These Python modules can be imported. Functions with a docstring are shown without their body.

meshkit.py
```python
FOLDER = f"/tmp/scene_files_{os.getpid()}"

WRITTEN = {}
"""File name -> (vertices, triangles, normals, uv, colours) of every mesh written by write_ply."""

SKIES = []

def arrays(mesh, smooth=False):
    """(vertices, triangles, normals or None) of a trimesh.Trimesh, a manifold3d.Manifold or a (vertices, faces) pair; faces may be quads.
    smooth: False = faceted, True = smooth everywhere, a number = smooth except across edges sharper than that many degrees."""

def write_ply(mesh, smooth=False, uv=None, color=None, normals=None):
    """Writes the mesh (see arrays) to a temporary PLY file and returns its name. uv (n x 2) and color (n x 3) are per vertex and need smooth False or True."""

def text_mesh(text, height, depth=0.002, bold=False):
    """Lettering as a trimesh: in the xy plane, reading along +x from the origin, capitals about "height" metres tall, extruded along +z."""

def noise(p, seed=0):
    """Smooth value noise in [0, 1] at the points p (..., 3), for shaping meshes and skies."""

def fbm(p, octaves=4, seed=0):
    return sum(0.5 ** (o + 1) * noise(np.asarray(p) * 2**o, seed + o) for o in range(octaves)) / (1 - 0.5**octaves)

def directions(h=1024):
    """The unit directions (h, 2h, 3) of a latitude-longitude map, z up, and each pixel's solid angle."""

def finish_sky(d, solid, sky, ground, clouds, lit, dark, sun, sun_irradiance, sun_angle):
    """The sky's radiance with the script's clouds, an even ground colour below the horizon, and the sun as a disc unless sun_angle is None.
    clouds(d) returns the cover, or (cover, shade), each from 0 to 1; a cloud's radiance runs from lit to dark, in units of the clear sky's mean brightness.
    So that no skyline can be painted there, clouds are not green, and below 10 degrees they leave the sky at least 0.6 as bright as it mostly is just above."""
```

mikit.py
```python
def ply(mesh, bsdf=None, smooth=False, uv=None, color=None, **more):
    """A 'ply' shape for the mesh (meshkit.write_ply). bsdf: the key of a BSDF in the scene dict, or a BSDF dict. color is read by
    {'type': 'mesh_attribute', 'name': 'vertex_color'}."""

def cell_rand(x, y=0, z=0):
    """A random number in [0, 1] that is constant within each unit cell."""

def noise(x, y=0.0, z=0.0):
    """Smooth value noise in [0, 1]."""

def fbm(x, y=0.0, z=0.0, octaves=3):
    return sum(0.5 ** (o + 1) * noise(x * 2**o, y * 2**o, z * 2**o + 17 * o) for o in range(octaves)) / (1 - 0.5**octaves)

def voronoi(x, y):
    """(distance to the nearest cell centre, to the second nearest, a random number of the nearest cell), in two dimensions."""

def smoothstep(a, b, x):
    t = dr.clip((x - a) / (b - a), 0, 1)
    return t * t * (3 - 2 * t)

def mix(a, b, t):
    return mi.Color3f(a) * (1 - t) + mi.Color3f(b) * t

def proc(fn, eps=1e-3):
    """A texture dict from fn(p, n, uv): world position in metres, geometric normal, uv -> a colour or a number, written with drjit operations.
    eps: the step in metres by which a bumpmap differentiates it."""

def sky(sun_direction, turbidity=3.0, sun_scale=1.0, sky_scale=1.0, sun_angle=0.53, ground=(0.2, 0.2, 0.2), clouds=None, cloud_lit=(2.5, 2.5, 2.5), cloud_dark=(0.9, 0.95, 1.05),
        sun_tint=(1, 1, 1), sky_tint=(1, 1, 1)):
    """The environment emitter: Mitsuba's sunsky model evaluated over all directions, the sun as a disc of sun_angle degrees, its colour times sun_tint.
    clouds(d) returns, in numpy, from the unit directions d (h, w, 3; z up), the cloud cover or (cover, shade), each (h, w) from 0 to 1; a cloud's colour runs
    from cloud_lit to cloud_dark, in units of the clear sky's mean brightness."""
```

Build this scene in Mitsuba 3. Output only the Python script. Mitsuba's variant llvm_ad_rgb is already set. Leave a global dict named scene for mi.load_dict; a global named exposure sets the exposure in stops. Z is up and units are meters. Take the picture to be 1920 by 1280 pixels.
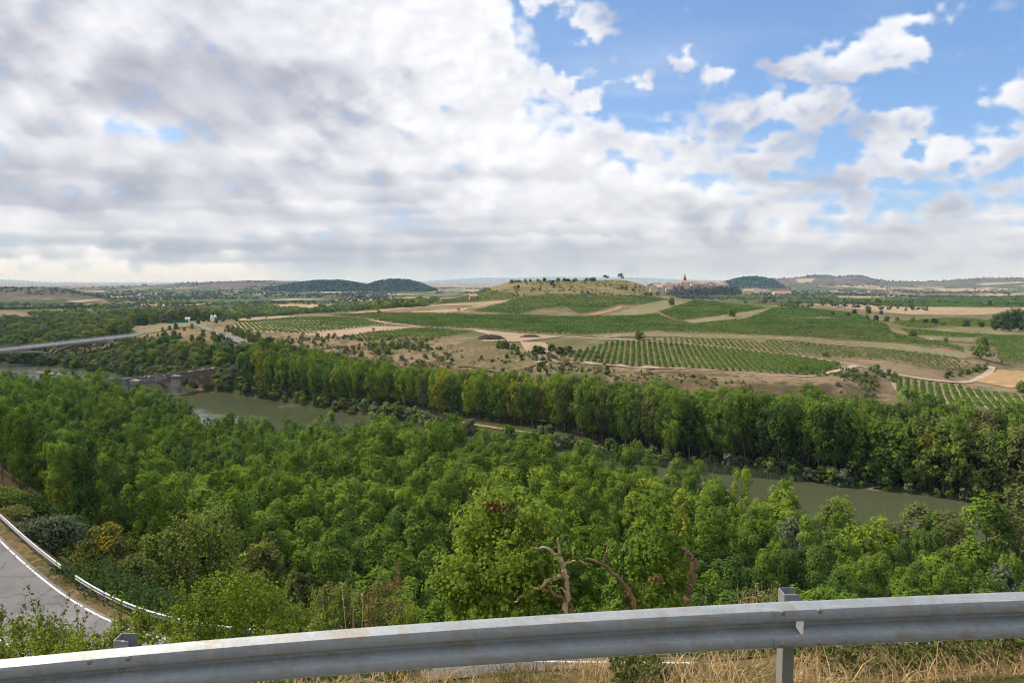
import math
import numpy as np, trimesh, shapely
import shapely.geometry as sg
import drjit as dr
import mitsuba as mi
import mikit, meshkit
from scipy.interpolate import PchipInterpolator, RegularGridInterpolator
from scipy.spatial import Delaunay, cKDTree
from mikit import ply, proc, noise, cell_rand, smoothstep, mix

T = mi.ScalarTransform4f
scene, labels = {}, {}
RS = np.random.RandomState

# ------------------------------------------------------------------ camera, sky, exposure
CZ, F, PITCH = 51.0, 1493.0, math.atan(112 / 1493.0)        # eye 51 m above the river
CP, SP = math.cos(PITCH), math.sin(PITCH)
AIR = 3.6e-5
scene['air'] = {'type': 'homogeneous', 'albedo': {'type': 'rgb', 'value': [0.88, 0.94, 0.99]},
                'sigma_t': {'type': 'rgb', 'value': [AIR * 0.65, AIR, AIR * 1.6]}}
scene['camera'] = {'type': 'perspective', 'fov': 2 * math.degrees(math.atan(960 / F)), 'fov_axis': 'x',
                   'near_clip': 0.1, 'far_clip': 90000.0,
                   'to_world': T().look_at(origin=[0, 0, CZ], target=[0, CP, CZ - SP], up=[0, 0, 1]),
                   'medium': {'type': 'ref', 'id': 'air'}}
exposure = 1.75
SUN = np.array([-0.62, 0.30, 0.73])


def clouds(d):
    x, y, z = d[..., 0], d[..., 1], d[..., 2]
    az = np.degrees(np.arctan2(x, y))
    el = np.degrees(np.arcsin(np.clip(z, -1, 1)))
    zz = np.maximum(z, 0) + 0.045
    q = np.stack([x / zz, y / zz, np.zeros_like(x)], -1)

    def fb(sa, se, off, o=6, seed=0):
        return (meshkit.fbm(np.stack([az / sa + off, el / se + off * .7, az * 0], -1), o, seed) - 0.5) * 2

    def ss(a, b, t):
        t = np.clip((t - a) / (b - a), 0, 1)
        return t * t * (3 - 2 * t)
    w1, w2 = fb(2.6, 1.9, 7, 5, 3), fb(2.6, 1.9, 77, 5, 4)          # curls
    big = fb(9, 4.5, 70, 6, 31)
    mid = fb(3.6, 2.0, 40, 7, 21)
    fin = fb(1.2, 0.8, 20, 6, 51)
    strk = (meshkit.fbm(q * np.array([0.55, 1.0, 1]) + 3.3, 7, 5) - .5) * 2
    str2 = (meshkit.fbm(q * np.array([1.6, 2.6, 1]) + 13.1, 6, 6) - .5) * 2

    def blob(a, e, wa, we):
        return np.exp(-(((az + 1.1 * w1 - a) / wa) ** 2 + ((el + 0.8 * w2 - e) / we) ** 2))
    # the edge of the cloud deck: overhead on the left, low on the right
    edge = np.interp(az, [-180, -70, -6, -1.8, 0.2, 2.5, 8, 13, 17, 21, 26, 33, 60, 110, 180],
                     [26, 70, 60, 32, 17.0, 13.0, 10.6, 9.0, 7.8, 5.8, 5.4, 6.0, 8, 14, 26])
    m = (edge - el) / (1.2 + 0.06 * edge)
    cover = ss(-0.75, 1.05, m + mid * 2.2 + strk * 1.7 + fin * 1.7)
    cum = 0
    for a, e, wa, we in [(2.3, 18.9, 2.0, 1.4), (5.2, 17.2, 1.7, 0.9), (12.3, 15.0, 1.1, .8), (14.6, 13.7, 1.2, .65),
                         (23.0, 14.2, 3.2, 1.1), (26.0, 15.0, 2.6, 1.2), (20.6, 14.0, 2.6, .8), (19.8, 11.3, 3.0, 1.2), (16.2, 11.0, 2.4, .8),
                         (17.6, 8.0, 2.6, 1.3), (26.0, 9.2, 2.0, 1.5), (28.9, 7.9, 3.4, 1.6), (25.0, 7.4, 2.8, 1.1), (27.6, 19.6, 3.0, 1.1),
                         (32.4, 11.2, 1.5, .8), (33.5, 7.6, 1.8, 1.2), (8.0, 13.3, 2.2, .7), (3, 13.8, 2.8, 1.2), (5.0, 12.3, 2.6, .9),
                         (45, 16, 4, 2), (52, 24, 5, 3), (40, 28, 5, 2), (20, 34, 6, 3), (70, 20, 6, 3), (85, 30, 8, 4)]:
        cum = np.maximum(cum, blob(a, e, wa, we))
    cumc = ss(0.24, 0.70, cum * (1 + .9 * mid + .5 * fin) + mid * .28 + fin * .62)
    veil = ss(-.3, .6, str2 + .5 * strk) * ss(20, 9, el) * ss(15, 3, np.abs(az - 9)) * .45
    veil2 = ss(.05, .6, str2 + .4 * strk) * .22 * ss(32, 20, az) * ss(25, 9, el)
    cover = np.maximum(np.maximum(cover, cumc * 0.96), np.maximum(veil, veil2))
    far = ss(70, 110, np.abs(az))
    cover = cover * (1 - far) + far * ss(-.35, .2, strk)
    cover = cover * (1 - 0.75 * ss(0.25, 1.0, blob(-24.0, 9.6, 2.6, 0.9) + .9 * fin + .4 * mid))
    cover = np.maximum(cover, 0.93 * ss(4.6, 0.8, el))
    # grey undersides
    soft = .75 * mid + .40 * fin + .55 * big
    sh = 0.06 + 0.30 * ss(-.35, .5, strk + .45 * mid + .3 * fin) * ss(10, -8, az) + .20 * ss(-.35, .45, .5 * fin + .6 * mid + .4 * big)
    sh = sh + 0.62 * ss(0.0, 1.1, 1.15 * blob(-20.5, 12.2, 9.5, 2.5) + soft * .75)
    sh = sh + 0.36 * ss(0.15, 1.0, blob(-34, 15.0, 7, 5) + soft * .7)
    sh = sh + 0.34 * ss(0.12, .95, blob(-12, 14.0, 4.5, 1.9) + soft * .8)
    sh = sh - 0.30 * ss(.2, .7, blob(-32, 17.4, 3.0, .9) + .4 * fin)
    band = ss(10.5, 6.0, el) * ss(0.7, 1.8, el)
    sl = fb(7.0, 0.95, 15, 6, 61) * .8 + fb(3.0, .6, 35, 5, 71) * .45
    lay = 0
    for k0, st in ((0.0, 3.1), (.45, 4.3)):
        Lr = np.log(np.maximum(el + .30 * w2 + .22 * fin + .25 * mid, .05) + .5) * st + k0 + .25 * big
        Li = np.floor(Lr)
        fr = Lr - Li
        cn = (meshkit.noise(np.stack([az / 5.5 + 7.3 * Li + 1.1 * w1 * .3, Li * 3.7, az * 0 + k0 * 9], -1), 3))
        lay = lay + (1 - fr) ** 1.2 * ss(0, .14, fr) * ss(.25, .75, cn)
    sh = sh + band * (0.04 + 0.62 * lay + .22 * ss(-.3, .5, sl + .5 * big)) * (.38 + .62 * ss(8, -15, az))
    sh = sh + ss(3.6, 1.0, el) * ss(-24, -10, az) * ss(60, 10, az) * 0.75
    sh = sh + ss(7.5, 1.5, el) * ss(-12, 4, az) * (.08 + 0.40 * ss(-.2, .45, sl))
    sh = sh + ss(9, 4, el) * ss(0, 10, az) * .30 * ss(.0, .5, mid + .4 * fin)
    under = blob(18.2, 7.1, 2.6, .7) + blob(13.2, 4.7, 2.2, .5) + blob(28.4, 6.6, 3.2, .6) + blob(23, 13.2, 3, .5)
    sh = sh + 0.34 * ss(.2, 1, under)
    sh = sh - 0.7 * ss(2.6, 0.8, el + 1.5 * fin + 1.0 * mid) * ss(-12, -22, az) + .2 * ss(1.6, .3, el) * ss(0, .4, fin)
    sh = sh - 0.2 * ss(.1, .8, blob(-6, 17, 9, 4) + .4 * soft)
    def dens(da, de):
        def f2(sa, se, off, o, seed):
            return (meshkit.fbm(np.stack([(az + da) / sa + off, (el + de) / se + off * .7, az * 0], -1), o, seed) - 0.5) * 2
        return f2(3.6, 2.0, 40, 6, 21) * .7 + f2(1.2, .8, 20, 5, 51) * .5
    relief = dens(-.45, .38) - dens(0, 0)
    sh = sh + 0.50 * relief * ss(0, 2.5, el) * ss(60, 40, np.abs(az))
    sh = (1 - np.exp(-1.35 * np.maximum(sh, 0) ** 1.1)) * (0.95 + .14 * fin + .14 * mid) * (1 - 0.45 * ss(30, 60, el))
    return cover, np.clip(sh, 0, 1)


scene['sky'] = mikit.sky(SUN, turbidity=3, sun_scale=1.2, sky_scale=1.25, sun_angle=2.0, sun_tint=(0.96, 0.98, 1.0), clouds=clouds, ground=(0.12, 0.13, 0.08),
                         cloud_lit=(2.70, 2.74, 2.86), cloud_dark=(.94, .99, 1.24), sky_tint=(0.92, 1.0, 1.17))


# ------------------------------------------------------------------ helpers
def ray(px, py):
    px, py = np.broadcast_arrays(np.asarray(px, float), np.asarray(py, float))
    x, v = (px - 960) / F, (py - 640) / F
    return np.stack([x, CP - v * SP, -SP - v * CP], -1)


def drop_rate(py):
    d = ray(960, py)
    return -d[..., 2] / d[..., 1]


def pt(px, py, Y):
    d = ray(px, py)
    return np.array([0, 0, CZ]) + d * (np.asarray(Y, float) / d[..., 1])[..., None]


def nb(x, y, s, seed=0, o=4):
    return meshkit.fbm(np.stack([np.asarray(x, float) / s, np.asarray(y, float) / s, np.zeros(np.shape(x))], -1), o, seed) - 0.5


def sst(a, b, t):
    t = np.clip((np.asarray(t, float) - a) / (b - a), 0, 1)
    return t * t * (3 - 2 * t)


# ------------------------------------------------------------------ the land
BANK = np.array([(900, -420), (500, -50), (350, 20), (230, 95), (160, 145), (112, 178), (83, 196), (35, 221), (-66, 307), (-111, 346), (-160, 385),
                 (-205, 424), (-256, 464), (-318, 497), (-450, 535), (-700, 560), (-1500, 580)], float)
_s = np.concatenate([[0], np.cumsum(np.linalg.norm(np.diff(BANK, axis=0), axis=1))])
_f = np.linspace(0, _s[-1], 160)
BANKF = np.stack([PchipInterpolator(_s, BANK[:, k])(_f) for k in range(2)], 1)
RIVER_W = 165.0


def river_w(x):
    return np.interp(x, [-300, -260, -175, -120, -50, -20, 60], [140, 130, 64, 66, 67, 58, 60])


def bank_u(x, y):
    """metres beyond the river's far bank (negative: the river and the near side)"""
    x, y = np.broadcast_arrays(np.asarray(x, float), np.asarray(y, float))
    shp = x.shape
    x, y = x.ravel(), y.ravel()
    if (y > 900).any():
        out, m = np.full(x.shape, 400.0), y <= 900
        out[m] = bank_u(x[m], y[m])
        return out.reshape(shp)
    best, sign = np.full(x.shape, 1e18), np.ones(x.shape)
    for a, b in zip(BANKF[:-1], BANKF[1:]):
        e = b - a
        t = np.clip(((x - a[0]) * e[0] + (y - a[1]) * e[1]) / (e @ e), 0, 1)
        dx, dy = x - a[0] - t * e[0], y - a[1] - t * e[1]
        d2 = dx * dx + dy * dy
        m = d2 < best
        best[m] = d2[m]
        sign[m] = np.where(e[0] * dy[m] - e[1] * dx[m] < 0, 1, -1)
    return (np.sqrt(best) * sign).reshape(shp)


# columns: photo column -> (photo row, distance) samples of the land beyond the river; ('z', distance, height) given directly
COLS = {
    -300: [('z', 560, 3), ('z', 800, 6), ('z', 1000, 9), ('z', 1150, 10), ('z', 1500, 5)],
    20: [('z', 505, 2), ('z', 560, 4), ('z', 800, 5), (603, 900), (590, 1010), (583, 1090), ('z', 1300, 6), ('z', 1600, 2)],
    150: [('z', 490, 3), ('z', 560, 6), ('z', 800, 6), (604, 900), (591, 1010), (582, 1100), ('z', 1300, 6), ('z', 1600, 3)],
    260: [('z', 440, 2.5), ('z', 480, 7), (626, 552), (618, 610), (612, 660), ('z', 760, 9), ('z', 1000, 8), ('z', 1600, 4)],
    350: [('z', 400, 2.5), (682, 428), (652, 470), (630, 505), (615, 560), (606, 640), (602, 690), ('z', 850, 8), ('z', 1100, 5), ('z', 1600, 3)],
    420: [('z', 370, 2.5), (688, 395), (655, 440), (634, 480), (617, 545), (606, 620), (601, 680), ('z', 860, 7), ('z', 1100, 4), ('z', 1600, 3)],
    480: [('z', 352, 2.5), ('z', 372, 6), (662, 405), (641, 430), (627.5, 462), (624.5, 470), (611, 555), (600, 660), (598, 690), ('z', 860, 7), ('z', 1100, 4), ('z', 1600, 3)],
    600: [('z', 330, 2.6), ('z', 352, 5), (662, 388), (645, 415), (636, 432), (626, 465), (611, 545), (598, 640), (590, 730), (587, 780), ('z', 1000, 6), ('z', 1600, 3)],
    720: [('z', 300, 2.6), ('z', 335, 3.5), (690, 358), (665, 390), (645, 420), (634, 445), (622, 490), (608, 570), (597, 660), (583, 790), (576, 880), ('z', 1150, 8), ('z', 1600, 3)],
    850: [('z', 280, 2.6), ('z', 320, 3.5), (698, 348), (675, 375), (655, 402), (640, 432), (630, 455), (616, 520), (602, 610), (586, 720), (572, 860), (562, 960), ('z', 1250, 10), ('z', 1600, 3)],
    905: [('z', 268, 2.6), ('z', 310, 3.5), (704, 337), (684, 362), (663, 387), (643, 420), (632, 448), (617, 513), (602, 608), (585, 735), (567, 885), (551, 985), (545, 1060), ('z', 1280, 12), ('z', 1800, 3)],
    938: [('z', 262, 2.6), ('z', 308, 3.5), (705, 335), (686, 360), (665, 385), (645, 418), (633, 445), (618, 510), (602, 605), (584, 740), (565, 890), (548, 985), (533, 1075), ('z', 1250, 44), ('z', 1420, 24), ('z', 1800, 3)],
    962: [('z', 258, 2.6), ('z', 305, 3.5), (705, 333), (687, 356), (668, 380), (650, 410), (634, 443), (618, 510), (602, 605), (584, 742), (564, 890), (548, 975), (533, 1055), (527, 1090), ('z', 1280, 51), ('z', 1450, 30), ('z', 1800, 4)],
    1000: [('z', 250, 2.6), ('z', 300, 3.5), (706, 328), (690, 345), (676, 362), (662, 388), (645, 418), (633, 445), (618, 510), (602, 605), (583, 745), (562, 890), (551, 960), (537, 1040), (525.5, 1090), ('z', 1280, 52.5), ('z', 1450, 30), ('z', 1800, 4)],
    1060: [('z', 240, 2.6), ('z', 292, 3.5), (706, 318), (691, 336), (682, 345), (660, 388), (642, 428), (632, 448), (618, 510), (602, 605), (583, 745), (562, 890), (551, 955), (537, 1035), (524.5, 1090), ('z', 1300, 52.5), ('z', 1480, 30), ('z', 1800, 4)],
    1160: [('z', 225, 2.5), ('z', 285, 3.5), (709, 308), (691, 333), (686, 340), (660, 388), (640, 432), (629, 458), (615, 520), (601, 610), (583, 745), (563, 885), (552, 950), (540, 1030), (524.5, 1090), ('z', 1250, 53), ('z', 1450, 28), ('z', 1800, 4)],
    1195: [('z', 220, 2.5), ('z', 282, 3.5), (710, 305), (692, 332), (687, 340), (661, 388), (640, 432), (627, 468), (613, 530), (600, 615), (583, 748), (564, 883), (554, 950), (544, 1020), (531, 1085), ('z', 1220, 47), ('z', 1420, 20), ('z', 1700, 4)],
    1230: [('z', 215, 2.5), ('z', 280, 3.5), (711, 302), (693, 332), (688, 340), (662, 388), (641, 432), (626, 475), (612, 535), (599, 620), (582, 750), (566, 880), (558, 945), (552, 1000), (547, 1060), ('z', 1250, 20), ('z', 1500, 5)],
    1300: [('z', 210, 2.5), ('z', 275, 3.5), (713, 298), (696, 330), (691, 338), (664, 388), (645, 430), (626, 480), (611, 545), (597, 635), (580, 770), (567, 890), (562.5, 960), ('z', 1150, 17), ('z', 1500, 4)],
    1400: [('z', 200, 2.5), ('z', 270, 3.5), (716, 295), (700, 326), (696, 334), (668, 388), (655, 418), (630, 480), (612, 550), (597, 645), (581, 790), (571.5, 905), ('z', 1030, 20), ('z', 1180, 14), (563.5, 1500), ('z', 1900, 8)],
    1500: [('z', 198, 2.5), ('z', 270, 3.5), (720, 292), (706, 320), (701, 330), (672, 388), (660, 415), (635, 478), (612, 558), (597, 660), (584, 790), (577.5, 850), ('z', 960, 17), (573, 1100), (566, 1400), (562, 1650), ('z', 2000, 7)],
    1580: [('z', 195, 2.5), ('z', 268, 3.5), (722, 296), (700, 326), (692, 342), (676, 385), (660, 425), (638, 480), (615, 555), (602, 645), (597, 690), ('z', 800, 13.5), (585, 950), (575, 1080), (566, 1420), (559, 1750), ('z', 2100, 6)],
    1660: [('z', 190, 2.5), ('z', 268, 3.6), (730, 308), (715, 330), (702, 350), (690, 366), (676, 388), (660, 425), (642, 475), (626, 530), (613, 600), (607, 640), ('z', 760, 10.5), (590, 930), (578, 1060), (566, 1420), (558, 1800), ('z', 2200, 6)],
    1750: [('z', 185, 2.5), ('z', 262, 4.2), (752, 298), (728, 335), (707, 358), (690, 385), (675, 405), (655, 445), (643, 475), (637, 500), (622, 610), (610, 740), (596, 895), (589, 960), (578, 1060), (566, 1420), (558, 1850), ('z', 2300, 6)],
    1830: [('z', 180, 2.5), ('z', 258, 4.2), (765, 283), (735, 330), (716, 362), (697, 392), (682, 402), (672, 420), (655, 465), (640, 540), (625, 640), (612, 750), (597, 900), (590, 965), (579, 1060), (566, 1420), (558, 1850), ('z', 2300, 6)],
    1920: [('z', 176, 2.5), ('z', 250, 4.2), (768, 280), (735, 325), (700, 388), (680, 432), (650, 535), (627, 660), (612, 770), (598, 900), (588, 985), (577, 1110), (566, 1420), (558, 1850), ('z', 2300, 6)],
    2250: [('z', 160, 2.5), ('z', 250, 4.2), ('z', 330, 5.5), ('z', 440, 6), ('z', 650, 7), ('z', 900, 9), ('z', 1100, 14), ('z', 1800, 13), ('z', 2300, 6)],
}
A_COL = np.array([(c - 960) / F / 0.995 for c in COLS])
_ys = np.geomspace(60, 1500, 900)
Y0_COL = []
for a in A_COL:
    u_ = bank_u(a * _ys, _ys)
    Y0_COL.append(_ys[np.argmax(u_ > 0)])
Y0_COL = np.array(Y0_COL)
WG = np.linspace(0, 3.2, 420)
tab = []
for (c, rows), y0 in zip(COLS.items(), Y0_COL):
    pts_ = [(0.0, 0.7)]
    for r in rows:
        Yv, zv = (r[1], r[2]) if r[0] == 'z' else (r[1], CZ - drop_rate(r[0]) * r[1])
        w_ = math.log(Yv / y0)
        if w_ > pts_[-1][0] + 0.012:
            pts_.append((w_, zv))
    pts_ += [(max(pts_[-1][0] + 0.5, 2.9), 2.0), (4.5, 1.0)]
    w_, z_ = np.array(pts_).T
    tab.append(PchipInterpolator(w_, z_)(WG))
AG = np.linspace(A_COL[0], A_COL[-1], 240)
TAB = PchipInterpolator(A_COL, np.array(tab), axis=0)(AG)
_far = RegularGridInterpolator((AG, WG), TAB, bounds_error=False, fill_value=None)
_y0 = PchipInterpolator(A_COL, Y0_COL)

# far ridges: distance, depth, skyline (photo column, row)
RIDGES = [
    ('brown_ridge', 2150, 300, [(-700, 540), (0, 541), (90, 541.5), (130, 545), (170, 552), (215, 566)]),
    ('long_ridge', 4800, 800, [(-700, 541), (0, 540), (100, 539), (180, 539), (250, 536.5), (330, 533), (372, 529.5), (420, 528), (470, 526), (560, 527), (640, 538), (760, 549)]),
    ('wooded_hill', 3800, 330, [(470, 553), (540, 536), (570, 529.5), (600, 526.5), (640, 525.5), (668, 529.5), (690, 534.5), (703, 529), (722, 524.5), (745, 522.8), (768, 525), (790, 531.5), (815, 542), (840, 553)]),
    ('far_wooded_hill', 4600, 380, [(1295, 552), (1340, 534), (1365, 524.5), (1390, 517.5), (1412, 516), (1430, 519), (1446, 524), (1470, 540), (1490, 549)]),
    ('east_ridge', 5600, 800, [(1380, 540), (1430, 523), (1480, 521.5), (1520, 516.5), (1548, 516), (1562, 519.5), (1590, 517), (1612, 517), (1632, 522), (1660, 527.5), (1700, 528), (1760, 527), (1800, 524), (1850, 520.5), (1900, 521), (2000, 522), (2400, 524)]),
    ('town_hill', 2300, 150, [(1180, 558), (1205, 551), (1222, 543), (1250, 537), (1275, 533.5), (1330, 534.5), (1362, 535.5), (1380, 541), (1398, 550), (1425, 557)]),
    ('mountain', 27000, 3200, [(-500, 520), (-200, 521), (0, 523.5), (60, 526.5), (110, 530), (200, 532), (700, 531), (800, 527), (850, 523.5), (900, 520.5), (960, 521), (1010, 518.5), (1060, 518), (1120, 520), (1180, 520), (1260, 523), (1350, 526), (1500, 529.5), (2400, 530)]),
]
_rf = []
for nm, Yr, ry, sky_ in RIDGES:
    p_ = np.array(sky_, float)
    aa = (p_[:, 0] - 960) / F / 0.995
    zt = CZ - drop_rate(p_[:, 1]) * Yr
    _rf.append((nm, Yr, ry, aa, np.maximum(zt, 1.0)))


def ridge_h(i, x, y):
    nm, Yr, ry, aa, zt = _rf[i]
    yy = np.maximum(y, 1.0)
    h = np.interp(x / yy, aa, zt, left=zt[0] if aa[0] < -.8 else 0.0, right=zt[-1] if aa[-1] > .8 else 0.0)
    if nm != 'town_hill':
        h = h * (1 + 0.05 * nb(x, y, 40 if Yr < 9000 else 900, 3 + i) * (2.5 if Yr > 9000 else 1) + .22 * nb(x, y, 210 if Yr < 9000 else 2500, 23 + i))
        if 'wooded' in nm:
            h = h * .90
    prof = np.exp(-(np.abs((yy - Yr) / ry) ** (2.0 if nm != 'town_hill' else 3.0)))
    return h * prof


def road_far_edge(x):
    return np.interp(x, [-400, -150, -100, -60, -36, -28.8, -23, -18, -8, 10, 25, 60, 120, 300], [430, 185, 128, 82, 57, 50, 45.2, 42.4, 40.9, 40.6, 40.2, 40, 42, 80])


def Z(x, y, fine=True):
    x, y = np.broadcast_arrays(np.asarray(x, float), np.asarray(y, float))
    u = bank_u(x, y)
    # near side
    yl = road_far_edge(x)
    dist = (y - yl) * np.where(x < -20, 0.72, 1.0)
    wid = np.where(x < -20, 7.2, 6.2)
    top = 48.05 + np.interp(x, [-60, -12, -3.3, 0, 3.3, 12, 60], [-4.5, -1.15, -0.36, 0, 0.22, 0.62, 3])
    s1 = np.clip((y - 6.6) / np.maximum(yl - wid - 6.6, 1), 0, 1)
    brow = .24 * sst(5.25, 5.9, y) + 1.75 * sst(6.2, 8.2, y)
    zn = top - brow + (31.0 - top + brow) * (0.6 * s1 + 0.4 * sst(0, 1, s1)) * (s1 < 1) + (31.0 - top + brow) * (s1 >= 1)
    zn = np.where(y < 5.2, top, zn)
    zn = np.where(y < -4, top + np.maximum(-4 - y, 0) * 0.45, zn)
    dd = np.maximum(dist - 1.2, 0)
    zn = zn - 29.8 * (1 - (1 - np.clip(dd / 40, 0, 1)) ** 1.4) * (dist > 0)
    if fine:
        zn = zn + np.where((s1 > 0.03) & (dist < -wid - .5), 1, 0) * nb(x, y, 5, 61) * 1.2 * np.clip(s1 * 8, 0, 1) + (dd > 0) * nb(x, y, 6, 62) * 1.0 * np.clip(dd / 5, 0, 1)
    # beyond the river
    yy = np.maximum(y, 20.0)
    a = np.clip(x / yy, A_COL[0], A_COL[-1])
    w = np.clip(np.log(yy / _y0(a)), 0, 3.2)
    zf = _far(np.stack([a.ravel(), w.ravel()], -1)).reshape(x.shape)
    if fine:
        amp = sst(6, 60, u) * 0.8
        zf = zf + amp * nb(x, y, 22, 7) * sst(1500, 700, y) * 1.2 + sst(1100, 2500, y) * nb(x, y, 260, 8) * 8
        # gullies on the brown slope
        slope = sst(30, 60, u) * sst(140, 100, u) * sst(520, 420, y)
        zf = zf + slope * (np.abs(nb(x, y, 13, 17, 3)) * -5.5 + 1.1)
    for i in range(len(_rf)):
        if _rf[i][1] < 9000:
            m = np.abs(y - _rf[i][1]) < 2.4 * _rf[i][2]
        else:
            m = y > 12000
        if m.any():
            add = np.zeros_like(zf)
            add[m] = ridge_h(i, x[m], y[m])
            zf = np.maximum(zf, add) + 0.15 * np.minimum(zf, add)
    zf = np.maximum(zf, 0.5 * sst(0, 5, u))
    # river bed between
    near = sst(1, -5, u + river_w(x))
    farw = sst(-3, 2.5, u)
    bed = -2.2
    z = bed + (zn - bed) * near
    z = np.where(u > -20, bed + (zf - bed) * farw, z)
    return z


def drop(px, py, n=520, ymin=9.0, ymax=26000.0):
    """where the line of sight through these photo points meets the land"""
    px, py = np.atleast_1d(px).astype(float), np.atleast_1d(py).astype(float)
    d = ray(px, py)
    Ys = np.geomspace(ymin, ymax, n)
    out = np.zeros((len(px), 3))
    P = np.array([0, 0, CZ]) + d[:, None, :] * (Ys[None, :] / d[:, 1:2])[..., None]
    below = P[..., 2] < np.maximum(Z(P[..., 0], P[..., 1], False), -0.01)
    k = np.where(below.any(1), below.argmax(1), n - 1)
    lo, hi = Ys[np.maximum(k - 1, 0)], Ys[k]
    for _ in range(18):
        mid = (lo + hi) / 2
        Q = np.array([0, 0, CZ]) + d * (mid / d[:, 1])[:, None]
        b = Q[:, 2] < np.maximum(Z(Q[:, 0], Q[:, 1], False), -0.01)
        hi, lo = np.where(b, mid, hi), np.where(b, lo, mid)
    Q = np.array([0, 0, CZ]) + d * (hi / d[:, 1])[:, None]
    out[:, :2] = Q[:, :2]
    out[:, 2] = Z(out[:, 0], out[:, 1])
    return out


# ------------------------------------------------------------------ materials
def C(p, s):
    return p.x * s, p.y * s, p.z * s


def ground_mat(name, cols, scales=(0.02, 0.11, 0.9), steep=None, band=0.0):
    """three soil or grass tones mixed by noise at three sizes"""
    c0, c1, c2 = cols

    def f(p, n, uv):
        a = mikit.fbm(p.x * scales[0], p.y * scales[0], 0.0, 4)
        b = mikit.fbm(p.x * scales[1] + 31, p.y * scales[1], p.z * scales[1], 4)
        e = noise(p.x * scales[2], p.y * scales[2], p.z * scales[2])
        g = noise(p.x * scales[2] * 3.7, p.y * scales[2] * 3.7, p.z * scales[2])
        col = mix(c0, c1, smoothstep(0.36, 0.64, a * 0.6 + b * 0.4))
        col = mix(col, c2, smoothstep(0.5, 0.72, b * 0.6 + e * 0.4))
        if steep is not None:       # bare earth where the ground is steep
            col = mix(col, mix(steep[0], steep[1], smoothstep(.4, .6, b)), smoothstep(.985, .95, n.z) * .8)
        if band:                    # old terrace lines along the contour
            col = mix(col, c2, smoothstep(.52, .66, noise(p.z * band + 3 * b, 0, 0)) * .6)
        return col * (0.78 + 0.22 * e + 0.22 * g)
    scene[name] = {'type': 'diffuse', 'reflectance': proc(f)}


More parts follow.
